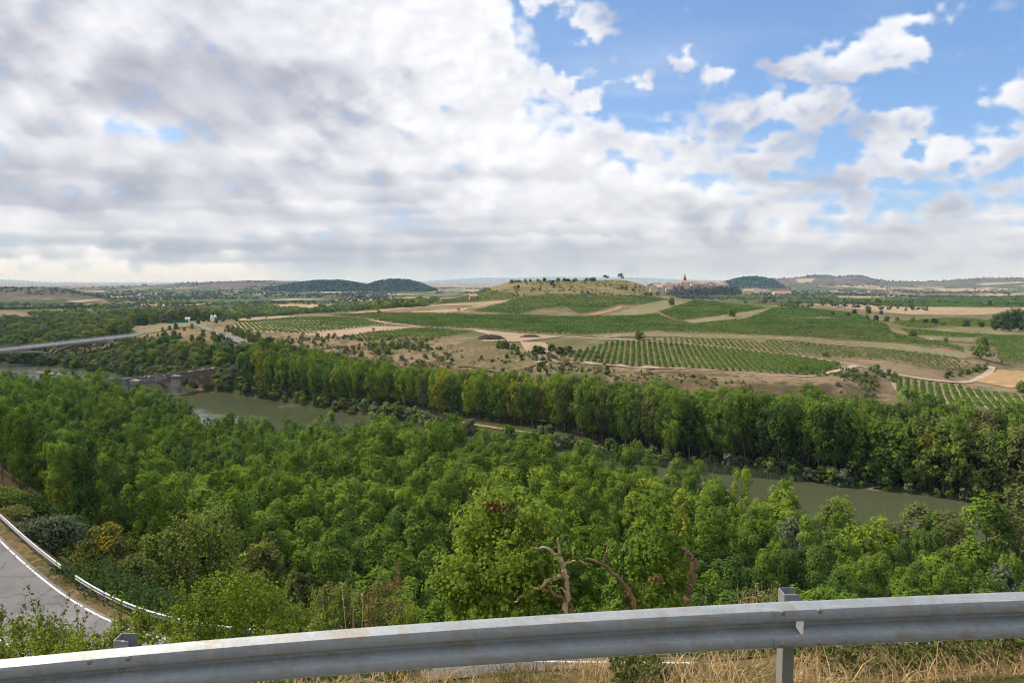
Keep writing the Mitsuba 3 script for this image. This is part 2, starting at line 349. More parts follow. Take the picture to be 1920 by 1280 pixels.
ground_mat('mat_hillside', [(.12, .095, .05), (.06, .068, .027), (.17, .13, .075)], (0.12, 0.6, 3.0))
ground_mat('mat_floodplain', [(.045, .060, .022), (.065, .065, .030), (.035, .048, .018)], (0.03, 0.15, 1.0))
ground_mat('mat_plateau', [(0.220, 0.172, 0.116), (0.131, 0.128, 0.069), (0.085, 0.098, 0.046)], (0.016, 0.09, 0.6), steep=((.125, .09, .06), (.085, .068, .04)))
ground_mat('mat_mesa', [(0.226, 0.191, 0.096), (0.164, 0.149, 0.071), (0.109, 0.109, 0.057)], (0.012, 0.05, 0.3), band=.42)
ground_mat('mat_wooded', [(.035, .055, .03), (.05, .07, .035), (.03, .045, .025)], (0.01, 0.05, 0.2))
ground_mat('mat_ridge', [(.125, .10, .085), (.075, .082, .055), (.17, .14, .11)], (0.004, 0.014, 0.06))
ground_mat('mat_mountain', [(.12, .13, .12), (.10, .12, .12), (.15, .15, .13)], (0.0006, 0.002, 0.01))
ground_mat('mat_stubble', [(0.327, 0.263, 0.179), (0.278, 0.222, 0.146), (0.357, 0.293, 0.205)], (0.02, 0.09, 0.5))
ground_mat('mat_ochre', [(0.340, 0.240, 0.128), (0.284, 0.204, 0.108), (0.382, 0.294, 0.174)], (0.03, 0.12, 0.6))
ground_mat('mat_vinesoil', [(0.229, 0.173, 0.117), (0.191, 0.147, 0.095), (0.164, 0.140, 0.084)], (0.02, 0.1, 0.7))
ground_mat('mat_palesoil', [(0.364, 0.284, 0.212), (0.317, 0.248, 0.184), (0.288, 0.233, 0.164)], (0.02, 0.1, 0.7))
ground_mat('mat_redsoil', [(0.336, 0.208, 0.140), (0.299, 0.187, 0.123), (0.266, 0.194, 0.130)], (0.03, 0.1, 0.7))
ground_mat('mat_track', [(0.407, 0.343, 0.271), (0.358, 0.302, 0.230), (0.310, 0.262, 0.198)], (0.05, 0.2, 1.0))
ground_mat('mat_drygrass', [(0.196, 0.191, 0.106), (0.146, 0.151, 0.077), (0.261, 0.221, 0.149)], (0.02, 0.09, 0.7))
ground_mat('mat_greenfield', [(.12, .17, .045), (.10, .145, .04), (.16, .19, .06)], (0.01, 0.06, 0.4))
ground_mat('mat_roughgrass', [(.155, .13, .075), (.105, .105, .05), (.20, .165, .10)], (0.04, 0.15, 0.8))
ground_mat('mat_heap', [(.045, .035, .035), (.07, .055, .05), (.03, .025, .025)], (0.1, 0.4, 1.5))


def f_far(p, n, uv):
    # the patchwork of the distant farmland: plots of vine, stubble, fallow and scrub
    wx = p.x + 120 * mikit.fbm(p.x * 0.004, p.y * 0.004, 0, 2)
    wy = p.y + 120 * mikit.fbm(p.x * 0.004 + 9, p.y * 0.004, 3, 2)
    d1, d2, w = mikit.voronoi(wx / 150.0, wy / 270.0)
    big = mikit.fbm(p.x * 0.0011, p.y * 0.0011, 0, 3)
    col = mix((.07, .10, .04), (.10, .13, .05), w)
    col = dr.select(w > 0.50, mix((.15, .13, .08), (.20, .16, .095), noise(p.x * .01, p.y * .01)), col)
    col = dr.select(w > 0.72, mix((.38, .29, .18), (.30, .235, .14), noise(p.x * .02, p.y * .02)), col)
    col = dr.select(w > 0.90, mi.Color3f(.055, .075, .035), col)
    col = dr.select(d2 - d1 < 0.09, mi.Color3f(.08, .085, .045), col)
    fine = mikit.fbm(p.x * 0.03, p.y * 0.03, p.z * .03, 4)
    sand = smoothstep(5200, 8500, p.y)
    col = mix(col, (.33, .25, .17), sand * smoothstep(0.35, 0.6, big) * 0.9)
    steep = smoothstep(0.985, 0.955, n.z) * (1 - sand)
    col = mix(col, mix((.15, .115, .075), (.075, .08, .04), smoothstep(.42, .58, fine)), steep * 0.85)
    return col * (0.62 + 0.76 * fine)


scene['mat_farland'] = {'type': 'diffuse', 'reflectance': proc(f_far)}


def leafmat(name, dark, light, k=0.16, dt=0.36, cell=2.3, yellow=None, rough=0.55):
    def f(p, n, uv):
        a = noise(p.x * k, p.y * k, p.z * k * 0.6)
        b = cell_rand(p.x * cell, p.y * cell, p.z * cell)
        t = dr.clip((a - 0.5) * 1.5 + 0.5 + (b - 0.5) * 0.55, 0, 1)
        col = mix(dark, light, t)
        if yellow is not None:
            col = mix(col, yellow, smoothstep(0.70, 0.85, noise(p.x * k * .6 + 50, p.y * k * .6, p.z * .1)) * smoothstep(0.25, .6, b))
        return col
    scene[name] = {'type': 'principledthin', 'base_color': proc(f), 'roughness': rough, 'diff_trans': dt, 'spec_tint': 0.0}


leafmat('leaf_poplar', (0.090, 0.160, 0.022), (0.160, 0.257, 0.037))
leafmat('leaf_poplar_dark', (0.052, 0.104, 0.023), (0.091, 0.161, 0.034))
leafmat('leaf_poplar_bright', (0.143, 0.230, 0.022), (0.236, 0.323, 0.033), yellow=(.32, .31, .03))
leafmat('leaf_poplar_yellow', (.21, .25, .03), (.34, .34, .045))
leafmat('leaf_broad', (0.087, 0.136, 0.032), (0.196, 0.259, 0.055), k=.10)
leafmat('leaf_olive', (0.094, 0.121, 0.037), (0.171, 0.187, 0.061), k=.12)
leafmat('leaf_grey', (0.099, 0.138, 0.076), (0.149, 0.187, 0.105), k=.12)
leafmat('leaf_yellow', (.20, .19, .03), (.32, .27, .04), k=.3)
leafmat('leaf_elm', (.140, .215, .030), (.27, .34, .055), k=.9, cell=9, dt=1.1)
leafmat('leaf_bramble', (0.046, 0.085, 0.026), (0.078, 0.130, 0.038), k=.5, cell=7)
leafmat('leaf_mulberry', (0.120, 0.221, 0.038), (0.291, 0.381, 0.062), k=.9, cell=11, dt=1.0, yellow=(.36, .36, .08))
leafmat('leaf_pine', (.030, .060, .020), (.060, .098, .030), k=.2, dt=.3)
leafmat('leaf_vine', (0.073, 0.144, 0.032), (0.133, 0.218, 0.044), k=.06)
leafmat('leaf_vine_pale', (.110, .165, .035), (.165, .205, .045), k=.05)
leafmat('leaf_dead', (.16, .09, .05), (.27, .15, .08), k=.9, cell=11)
leafmat('leaf_scrub', (.055, .075, .042), (.090, .110, .055), k=.02)


def f_straw(p, n, uv):
    b = cell_rand(p.x * 17, p.y * 17, 0)
    a = noise(p.x * 1.3, p.y * 1.3, 0)
    return mix(mix((.42, .30, .15), (.60, .47, .27), b), (.20, .18, .08), smoothstep(.55, .8, a))


scene['mat_straw'] = {'type': 'principledthin', 'base_color': proc(f_straw), 'roughness': 0.7, 'diff_trans': 0.5}


def f_bark(p, n, uv):
    a = mikit.fbm(p.x * 9, p.y * 9, p.z * 2.2, 3)
    return mix((.10, .08, .06), (.24, .20, .16), a)


scene['mat_bark'] = {'type': 'diffuse', 'reflectance': proc(f_bark)}


def f_bark2(p, n, uv):
    a = mikit.fbm(p.x * 22, p.y * 22, p.z * 7, 3)
    li = smoothstep(.5, .62, mikit.fbm(p.x * 6 + 5, p.y * 6, p.z * 6, 3))
    return mix(mix((.13, .085, .06), (.30, .21, .16), a), (.34, .24, .08), li * .7)


scene['mat_lichen_bark'] = {'type': 'diffuse', 'reflectance': proc(f_bark2)}


def f_peeled(p, n, uv):
    a = mikit.fbm(p.x * 30, p.y * 30, p.z * 30, 3)
    return mix((.48, .32, .20), (.68, .54, .40), a)


scene['mat_peeled'] = {'type': 'diffuse', 'reflectance': proc(f_peeled)}
scene['mat_deadwood'] = {'type': 'diffuse', 'reflectance': {'type': 'rgb', 'value': [.42, .38, .33]}}


def f_asphalt(p, n, uv):
    a = mikit.fbm(p.x * .5, p.y * .5, 0, 3)
    b = noise(p.x * 22, p.y * 22, 0)
    c_ = smoothstep(.60, .66, mikit.fbm(p.x * .9 + 7, p.y * .16, 0, 3))
    crack = smoothstep(.035, .0, dr.abs(mikit.fbm(p.x * .35 + 3, p.y * .35, 0, 4) - .5))
    worn = smoothstep(.5, .62, mikit.fbm(p.x * .22 + 40, p.y * .22, 0, 2))
    return mi.Color3f(.125, .128, .138) * (0.72 + .35 * a + .25 * b - .15 * c_ + .22 * worn - .30 * crack)


scene['mat_asphalt'] = {'type': 'principled', 'base_color': proc(f_asphalt), 'roughness': .85, 'specular': .3}


def f_paint(p, n, uv):
    w_ = smoothstep(.3, .36, mikit.fbm(p.x * 2.5, p.y * 2.5, 0, 3))
    return mix((.22, .22, .22), (.60, .60, .59), w_)


scene['mat_paint'] = {'type': 'diffuse', 'reflectance': proc(f_paint)}


def f_galv(p, n, uv):
    sp = mikit.voronoi(p.x * 34 + p.z * 9, p.z * 34 + p.y * 11)[2]
    a = mikit.fbm(p.x * 2.2, p.y * 2, p.z * 16, 4)
    drip = smoothstep(.52, .74, mikit.fbm(p.x * 14, 0, p.z * 1.6, 3))
    blot = smoothstep(.45, .62, mikit.fbm(p.x * 5 + 3, p.y * 4, p.z * 9, 4))
    col = mix((.265, .315, .36), (.36, .41, .455), a * .6 + sp * .4)
    col = mix(col, col * .90, blot)
    scr = smoothstep(.66, .70, mikit.fbm(p.x * 3.2, p.y * 3, p.z * 70, 3))
    rust = smoothstep(.63, .72, mikit.fbm(p.x * 7 + 20, p.y * 7, p.z * 12, 4))
    col = mix(col, (.50, .53, .55), scr * .35)
    col = mix(col, (.30, .22, .15), rust * .35)
    return mix(col, (.28, .27, .24), drip * .28)


def f_galv_r(p, n, uv):
    return 0.46 + 0.2 * mikit.fbm(p.x * 5, p.y * 5, p.z * 22, 3)


scene['mat_galvanized'] = {'type': 'principled', 'base_color': proc(f_galv), 'metallic': .25, 'roughness': proc(f_galv_r), 'specular': .5}
scene['mat_galv_dark'] = {'type': 'principled', 'base_color': {'type': 'rgb', 'value': [.30, .33, .35]}, 'metallic': .5, 'roughness': .5}
scene['mat_bolt'] = {'type': 'principled', 'base_color': {'type': 'rgb', 'value': [.30, .27, .25]}, 'metallic': .6, 'roughness': .5}
scene['mat_reflector'] = {'type': 'principled', 'base_color': {'type': 'rgb', 'value': [.82, .82, .80]}, 'roughness': .35}


def f_water_bump(p, n, uv):      # smooth pools, riffles upstream of the old bridge and in patches
    rip = smoothstep(-165, -225, p.x) * 9.0 + smoothstep(.54, .68, mikit.fbm(p.x * .025 + 4, p.y * .05, 0, 3)) * 3.2
    return (0.022 + .030 * rip) * mikit.fbm(p.x * .55, p.y * .9, 0, 3) + 0.03 * mikit.fbm(p.x * .06, p.y * .12, 0, 2)


def f_water(p, n, uv):
    return mix((.058, .072, .040), (.074, .086, .050), mikit.fbm(p.x * .02, p.y * .05, 0, 3))


scene['mat_water'] = {'type': 'bumpmap', 'scale': 1.0, 'bump': {**proc(f_water_bump, 0.05)},
                      'bsdf': {'type': 'plastic', 'diffuse_reflectance': proc(f_water), 'int_ior': 1.33}}


def f_stone(p, n, uv):
    # coursed masonry, about 0.5 m stones
    row = dr.floor(p.z / 0.45)
    sx = (p.x * .54 + p.y * .84 + row * .37) / 0.8
    w_ = cell_rand(sx, row, 4)
    fx, fz = sx - dr.floor(sx), p.z / 0.45 - row
    joint = dr.maximum(smoothstep(.07, .0, dr.minimum(fx, 1 - fx)), smoothstep(.1, .0, dr.minimum(fz, 1 - fz)))
    a = mikit.fbm(p.x * .7, p.y * .7, p.z * .7, 4)
    dark = smoothstep(.42, .62, mikit.fbm(p.x * .35, p.y * .35, p.z * .5 + 3, 3) + .035 * (p.z - 5))
    warm = smoothstep(-152.5, -149.0, p.x)
    col = mix(mix((.33, .31, .28), (.42, .39, .34), w_), mix((.38, .27, .17), (.46, .34, .22), w_), warm)
    col = mix(col, (.15, .14, .13), dark * .75)
    return mix(col, col * .45, joint) * (.7 + .6 * a)


scene['mat_oldstone'] = {'type': 'diffuse', 'reflectance': proc(f_stone)}
scene['mat_coping'] = {'type': 'diffuse', 'reflectance': {'type': 'rgb', 'value': [.15, .145, .135]}}
scene['mat_concrete'] = {'type': 'diffuse', 'reflectance': {'type': 'rgb', 'value': [.50, .51, .53]}}
scene['mat_ochreconcrete'] = {'type': 'diffuse', 'reflectance': {'type': 'rgb', 'value': [.50, .45, .36]}}
scene['mat_whitewash'] = {'type': 'diffuse', 'reflectance': {'type': 'rgb', 'value': [.80, .80, .78]}}
for k_, c_ in {'wall_a': (.46, .38, .31), 'wall_b': (.60, .50, .40), 'wall_c': (.40, .32, .26), 'wall_d': (.66, .60, .52),
               'roof_a': (.37, .25, .195), 'roof_b': (.42, .31, .25), 'roof_c': (.33, .24, .20), 'roof_red': (.48, .25, .18), 'tower_brick': (.20, .11, .08),
               'green_sheet': (.02, .17, .10), 'orange_paint': (.65, .30, .12), 'window_dark': (.04, .045, .05), 'hut': (.50, .37, .20)}.items():
    scene['mat_' + k_] = {'type': 'diffuse', 'reflectance': {'type': 'rgb', 'value': list(c_)}}
scene['mat_carpaint'] = {'type': 'principled', 'base_color': {'type': 'rgb', 'value': [.75, .75, .76]}, 'roughness': .3, 'clearcoat': .6}
scene['mat_tyre'] = {'type': 'diffuse', 'reflectance': {'type': 'rgb', 'value': [.03, .03, .03]}}
scene['mat_berry'] = {'type': 'diffuse', 'reflectance': {'type': 'rgb', 'value': [.13, .045, .03]}}
scene['mat_flower'] = {'type': 'diffuse', 'reflectance': {'type': 'rgb', 'value': [.34, .22, .55]}}

# ------------------------------------------------------------------ naming
COUNT = {}


def key_for(name):
    COUNT[name] = COUNT.get(name, 0) + 1
    return name if COUNT[name] == 1 else f'{name}_{COUNT[name] - 1:03d}'


def part_key(parent, name):
    return parent + '__' + key_for(parent + '__' + name)[len(parent) + 2:]


def tag(key, label=None, cat=None, group=None, kind=None):
    e = labels.setdefault(key, {})
    for k, v in (('label', label), ('category', cat), ('group', group), ('kind', kind)):
        if v:
            e[k] = v
    return key


def obj(name, mesh, mat, smooth=False, parent=None, **kw):
    key = part_key(parent, name) if parent else key_for(name)
    scene[key] = ply(mesh, mat, smooth, **kw)
    return key


def struct(name, mesh, mat, smooth=True, label=None):
    return tag(obj(name, mesh, mat, smooth), label, None, None, 'structure')


def join(ms):
    v, f, n = [], [], 0
    for m in ms:
        mv, mf = (np.asarray(m.vertices), np.asarray(m.faces)) if hasattr(m, 'vertices') else m
        v.append(mv)
        f.append(mf + n)
        n += len(mv)
    return np.vstack(v), np.vstack(f)


def box(lo, hi):
    lo, hi = np.array(lo, float), np.array(hi, float)
    b = trimesh.creation.box(extents=hi - lo)
    b.apply_translation((lo + hi) / 2)
    return np.array(b.vertices), np.array(b.faces)


def xf(m, M):
    v, f = m
    M = np.asarray(M)
    return v @ M[:3, :3].T + M[:3, 3], f


def frame(o, ex, ey, ez=(0, 0, 1)):
    M = np.eye(4)
    M[:3, 0], M[:3, 1], M[:3, 2], M[:3, 3] = ex, ey, ez, o
    return M


def tube(path, rad, n=6, cap=True):
    path = np.asarray(path, float)
    rad = np.broadcast_to(np.asarray(rad, float), (len(path),))
    tan = np.gradient(path, axis=0)
    tan /= np.linalg.norm(tan, axis=1, keepdims=True) + 1e-12
    ref = np.where(np.abs(tan[:, 2:3]) > 0.9, [[1.0, 0, 0]], [[0, 0, 1.0]])
    e1 = np.cross(tan, ref)
    e1 /= np.linalg.norm(e1, axis=1, keepdims=True) + 1e-12
    e2 = np.cross(tan, e1)
    an = np.arange(n) * 2 * np.pi / n
    v = path[:, None] + rad[:, None, None] * (np.cos(an)[None, :, None] * e1[:, None] + np.sin(an)[None, :, None] * e2[:, None])
    v = v.reshape(-1, 3)
    i, j = np.meshgrid(np.arange(len(path) - 1), np.arange(n), indexing='ij')
    p00, p01 = i * n + j, i * n + (j + 1) % n
    f = np.concatenate([np.stack([p00, p01, p01 + n], -1).reshape(-1, 3), np.stack([p00, p01 + n, p00 + n], -1).reshape(-1, 3)])
    if cap:
        k = len(v)
        v = np.vstack([v, path[-1:], path[:1]])
        j = np.arange(n)
        b = (len(path) - 1) * n
        f = np.vstack([f, np.stack([b + j, b + (j + 1) % n, j * 0 + k], 1), np.stack([(j + 1) % n, j, j * 0 + k + 1], 1)])
    return v, f


def sweep(path, prof, up=(0, 0, 1)):
    """an open profile (sideways to the left of travel, up) swept along a path"""
    path = np.asarray(path, float)
    tan = np.gradient(path, axis=0)
    tan /= np.linalg.norm(tan, axis=1, keepdims=True)
    side = np.cross(np.array(up)[None], tan)
    side /= np.linalg.norm(side, axis=1, keepdims=True)
    prof = np.asarray(prof, float)
    v = path[:, None] + prof[None, :, :1] * side[:, None] + prof[None, :, 1:2] * np.array(up)[None, None]
    n = len(prof)
    i, j = np.meshgrid(np.arange(len(path) - 1), np.arange(n - 1), indexing='ij')
    a = i * n + j
    f = np.concatenate([np.stack([a, a + 1, a + n + 1], -1).reshape(-1, 3), np.stack([a, a + n + 1, a + n], -1).reshape(-1, 3)])
    return v.reshape(-1, 3), f


# ------------------------------------------------------------------ the ground sheet
th = np.radians(np.concatenate([np.linspace(-180, -48, 26)[:-1], np.linspace(-48, -36, 24)[:-1], np.linspace(-36, 36, 560)[:-1], np.linspace(36, 48, 24)[:-1], np.linspace(48, 180, 26)]))
rr = np.concatenate([np.geomspace(1.2, 30, 70)[:-1], np.geomspace(30, 280, 130)[:-1], np.geomspace(280, 1300, 170)[:-1], np.geomspace(1300, 6500, 120)[:-1], np.geomspace(6500, 45000, 50)])
TH, R_ = np.meshgrid(th, rr, indexing='ij')
GX, GY = R_ * np.sin(TH), R_ * np.cos(TH)
GZ = Z(GX, GY)
GV = np.stack([GX, GY, GZ], -1).reshape(-1, 3)
nr = len(rr)
ii, jj = np.meshgrid(np.arange(len(th) - 1), np.arange(nr - 1), indexing='ij')
q = (ii * nr + jj).ravel()
GF = np.stack([np.stack([q, q + nr, q + nr + 1], 1), np.stack([q, q + nr + 1, q + 1], 1)], 1)
cx, cy = GV[GF.reshape(-1, 3)].mean(1).reshape(-1, 2, 3).mean(1)[:, :2].T
cz = GV[GF[:, 0]].mean(1)[:, 2]
cu = bank_u(cx, cy)
ca = (cx / np.maximum(cy, 1)) * F * 0.995 + 960
zone = np.full(len(cx), 'hillside', dtype=object)
zone[(cz < 4.0) & (cu < -40)] = 'floodplain'
zone[(cz < 1.0) & (cu < -40)] = 'floodplain'
zone[(cu > -40) & (cu < 46) & (cy < 900)] = 'floodplain'
zone[(cu >= 46) & (cy > 20)] = 'plateau'
gx_, gy_ = np.gradient(GZ, axis=0), np.gradient(GZ, axis=1)
hump = (cu >= 44) & (cu < 150) & (cy < 540) & (cy > 150)
steep = np.abs((GZ[:-1, 1:] - GZ[:-1, :-1]) / np.maximum(R_[:-1, 1:] - R_[:-1, :-1], 1e-6)).ravel() > 0.12
zone[(cy > 880) & (cy < 1500) & (cz > 30) & (ca > 880) & (ca < 1260)] = 'mesa'
zone[(cy > 1180) & (zone == 'plateau')] = 'farland'
zone[(zone == 'farland') & ((ridge_h(0, cx, cy) > 9) | (ridge_h(1, cx, cy) > 20) | (ridge_h(4, cx, cy) > 30))] = 'ridge'
zone[(cy > 3300) & (cy < 4400) & (ca > 470) & (ca < 835) & (ridge_h(2, cx, cy) > 9)] = 'wooded'
zone[(cy > 4100) & (cy < 5100) & (ca > 1320) & (ca < 1475) & (ridge_h(3, cx, cy) > 16)] = 'wooded'
zone[cy > 15000] = 'mountain'
NAMES = {'hillside': ('hillside', 'mat_hillside'), 'floodplain': ('riverbank_ground', 'mat_floodplain'), 'plateau': ('ground', 'mat_plateau'), 
         'mesa': ('hill', 'mat_mesa'), 'farland': ('distant_ground', 'mat_farland'), 'ridge': ('distant_ridge', 'mat_ridge'), 'wooded': ('wooded_hill', 'mat_wooded'), 'mountain': ('mountain', 'mat_mountain')}
GN = meshkit.arrays((GV, GF.reshape(-1, 3)), True)[2]
for zn_, (nm, mt) in NAMES.items():
    m = zone == zn_
    if m.any():
        f = GF[m].reshape(-1, 3)
        used, inv = np.unique(f, return_inverse=True)
        key = key_for(nm)
        path = meshkit.write_ply((GV[used], inv.reshape(-1, 3)), False, normals=GN[used])
        scene[key] = {'type': 'ply', 'filename': path, 'face_normals': False, 'bsdf': {'type': 'ref', 'id': mt}}
        tag(key, kind='structure')

# the river
nb_ = 0
e = np.gradient(BANKF, axis=0)
e /= np.linalg.norm(e, axis=1, keepdims=True)
nrm = np.stack([e[:, 1], -e[:, 0]], 1)        # towards the far side
keep = (BANKF[:, 0] > -800) & (BANKF[:, 0] < 420)
BK, NK = BANKF[keep], nrm[keep]
cs = np.linspace(8, -RIVER_W, 16)
WV = np.concatenate([np.stack([BK[:, 0] + NK[:, 0] * c, BK[:, 1] + NK[:, 1] * c, np.zeros(len(BK))], 1)[:, None] for c in cs], 1)
n_ = len(cs)
i, j = np.meshgrid(np.arange(len(BK) - 1), np.arange(n_ - 1), indexing='ij')
a_ = (i * n_ + j).ravel()
WF = np.concatenate([np.stack([a_, a_ + 1, a_ + n_ + 1], 1), np.stack([a_, a_ + n_ + 1, a_ + n_], 1)])
wv = WV.reshape(-1, 3)
if np.cross(wv[WF[0, 1]] - wv[WF[0, 0]], wv[WF[0, 2]] - wv[WF[0, 0]])[2] < 0:
    WF = WF[:, ::-1]
struct('river', (wv, WF), 'mat_water', True)


# ------------------------------------------------------------------ sheets laid on the land
def pxy(pixels):
    p = np.array(pixels, float)
    return drop(p[:, 0], p[:, 1])[:, :2]


def sheet(poly, step, lift):
    """a piece of ground cut to a polygon, lying on the land"""
    poly = sg.Polygon(poly).buffer(0)
    if poly.geom_type != 'Polygon':
        poly = max(poly.geoms, key=lambda g: g.area)
    x0, y0, x1, y1 = poly.bounds
    ring = np.array(poly.segmentize(step).exterior.coords)[:-1]
    gx, gy = np.meshgrid(np.arange(x0, x1, step), np.arange(y0, y1, step))
    g = np.stack([gx.ravel(), gy.ravel()], 1)
    g = g[shapely.contains_xy(poly.buffer(-step * .4), g[:, 0], g[:, 1])] if not poly.buffer(-step * .4).is_empty else g[:0]
    p = np.vstack([ring, g])
    p += RS(1).normal(0, 1e-4, p.shape)
    t = Delaunay(p).simplices
    c = p[t].mean(1)
    t = t[shapely.contains_xy(poly, c[:, 0], c[:, 1])]
    a, b, c = p[t[:, 0]], p[t[:, 1]], p[t[:, 2]]
    flip = (b[:, 0] - a[:, 0]) * (c[:, 1] - a[:, 1]) - (b[:, 1] - a[:, 1]) * (c[:, 0] - a[:, 0]) < 0
    t[flip] = t[flip][:, ::-1]
    return np.column_stack([p, Z(p[:, 0], p[:, 1]) + lift]), t


def ribbon(path, width, step=2.0, lift=0.2, cross=3):
    line = sg.LineString(path)
    s = np.arange(0, line.length + step, step)
    p = np.array([line.interpolate(v).coords[0] for v in s])
    k = max(3, int(12 / step)) | 1
    if len(p) > k:
        pad = np.vstack([np.repeat(p[:1], k // 2, 0), p, np.repeat(p[-1:], k // 2, 0)])
        p = np.stack([np.convolve(pad[:, c], np.ones(k) / k, 'valid') for c in range(2)], 1)
    t = np.gradient(p, axis=0)
    t /= np.linalg.norm(t, axis=1, keepdims=True) + 1e-9
    nrm_ = np.stack([-t[:, 1], t[:, 0]], 1)
    w = np.linspace(-.5, .5, cross) * width
    v = p[:, None] + nrm_[:, None] * w[None, :, None]
    z = Z(v[..., 0], v[..., 1])
    z = np.maximum(z, z.mean(1, keepdims=True) - .2) + lift
    v = np.concatenate([v, z[..., None]], -1).reshape(-1, 3)
    i, j = np.meshgrid(np.arange(len(p) - 1), np.arange(cross - 1), indexing='ij')
    a = (i * cross + j).ravel()
    f = np.concatenate([np.stack([a, a + cross, a + cross + 1], 1), np.stack([a, a + cross + 1, a + 1], 1)])
    if np.cross(v[f[0, 1]] - v[f[0, 0]], v[f[0, 2]] - v[f[0, 0]])[2] < 0:
        f = f[:, ::-1]
    return v, f


FIELDS = [  # name, material, step, photo outline
    ('stubble_field', 'mat_ochre', 4, [(1831, 716), (1855, 702), (1872, 694), (1920, 697), (1960, 700), (1960, 740), (1920, 732), (1874, 725)]),
    ('fallow_strip', 'mat_drygrass', 5, [(1105, 629), (1219, 625), (1310, 626), (1400, 629), (1536, 637), (1671, 646), (1807, 664), (1828, 670), (1807, 674), (1700, 660), (1644, 653), (1508, 640.5), (1400, 636), (1300, 634), (1219, 632), (1124, 635)]),
    ('fallow_strip', 'mat_drygrass', 6, [(1270, 604), (1366, 590), (1400, 585), (1440, 578), (1446, 581), (1400, 597), (1303, 606.5)]),
    ('fallow_field', 'mat_drygrass', 7, [(1140, 592), (1170, 582), (1192, 575), (1232, 566), (1287, 564), (1281, 569), (1255, 578), (1227, 587), (1190, 591)]),
    ('bare_field', 'mat_redsoil', 5, [(1090, 592), (1130, 584), (1165, 573), (1166, 578), (1124, 590.5)]),
    ('bare_field', 'mat_palesoil', 5, [(570, 627), (640, 619), (700, 612.5), (783, 613.5), (710, 622.5), (660, 631), (633, 635.5), (600, 637)]),
    ('bare_field', 'mat_stubble', 7, [(640, 587), (740, 578.5), (823, 571.2), (900, 566.6), (970, 561.5), (935, 569), (893, 577), (880, 577.5), (895, 572.5), (823, 574), (740, 581), (670, 588)]),
    ('bare_field', 'mat_stubble', 7, [(760, 586), (850, 580), (880, 577), (868, 584), (820, 588)]),
    ('yard', 'mat_palesoil', 4, [(880, 617), (915, 621), (969, 625), (1021, 629), (1060, 631), (1021, 636), (975, 641), (930, 640), (900, 640), (925, 632), (900, 624)]),
    ('earth_ramp', 'mat_palesoil', 3, [(975, 641), (1021, 642), (1034, 652), (1040, 658), (1030, 664), (991, 667), (984, 655)]),
    ('bare_field', 'mat_stubble', 8, [(1489, 570), (1600, 570.5), (1700, 576.5), (1920, 577), (1980, 577), (1920, 588), (1861, 589), (1807, 591), (1706, 590), (1640, 584), (1562, 576)]),
    ('fallow_field', 'mat_drygrass', 6, [(1715, 630), (1823, 633.5), (1850, 641), (1870, 646), (1800, 641), (1740, 639)]),
    ('fallow_strip', 'mat_drygrass', 6, [(1720, 617), (1800, 617), (1920, 621), (1960, 623), (1960, 629), (1861, 628), (1760, 621)]),
    ('grass_field', 'mat_drygrass', 6, [(256, 622), (300, 612), (372, 603), (385, 603), (388, 612), (368, 612), (330, 616), (290, 624), (262, 628)]),
    ('bare_field', 'mat_stubble', 8, [(448, 601), (470, 596), (540, 592), (560, 593), (520, 598), (465, 602)]),
    ('green_field', 'mat_greenfield', 10, [(30, 582), (140, 580), (235, 580.5), (190, 586), (110, 588), (60, 587)]),
    ('rough_pasture', 'mat_roughgrass', 6, [(880, 642), (960, 646), (985, 668), (1000, 690), (950, 700), (860, 690), (830, 670), (850, 652)]),
]
for k, (nm, mt, st, pl) in enumerate(FIELDS):
    struct(nm, sheet(pxy(pl), st, 0.24 + 0.012 * k), mt, True)

# far stubble plots that show as pale patches
for k, pl in enumerate([[(467, 552), (500, 548), (500, 551), (485, 554)], [(620, 547), (690, 549), (800, 552), (740, 554), (660, 552)], [(690, 545), (720, 543), (715, 546)],
                        [(1380, 538), (1430, 537.5), (1440, 539), (1385, 540)], [(1490, 523.5), (1530, 522), (1520, 530), (1500, 531)], [(1640, 541), (1670, 538.5), (1690, 542), (1650, 545)],
                        [(1750, 541.5), (1870, 540), (1890, 545), (1780, 548)], [(1830, 533), (1915, 528), (1930, 530), (1850, 536)], [(1560, 548), (1660, 545), (1690, 548), (1600, 551)],
                        [(1800, 554), (1880, 552), (1930, 556), (1850, 558)], [(120, 567), (185, 563), (195, 565), (150, 569)], [(240, 553), (285, 551.5), (290, 554), (255, 555.5)], [(340, 574), (420, 566), (425, 568), (370, 574)]]):
    struct('stubble_plot', sheet(pxy(pl), 60, 1.2 + .05 * k), 'mat_stubble', True)

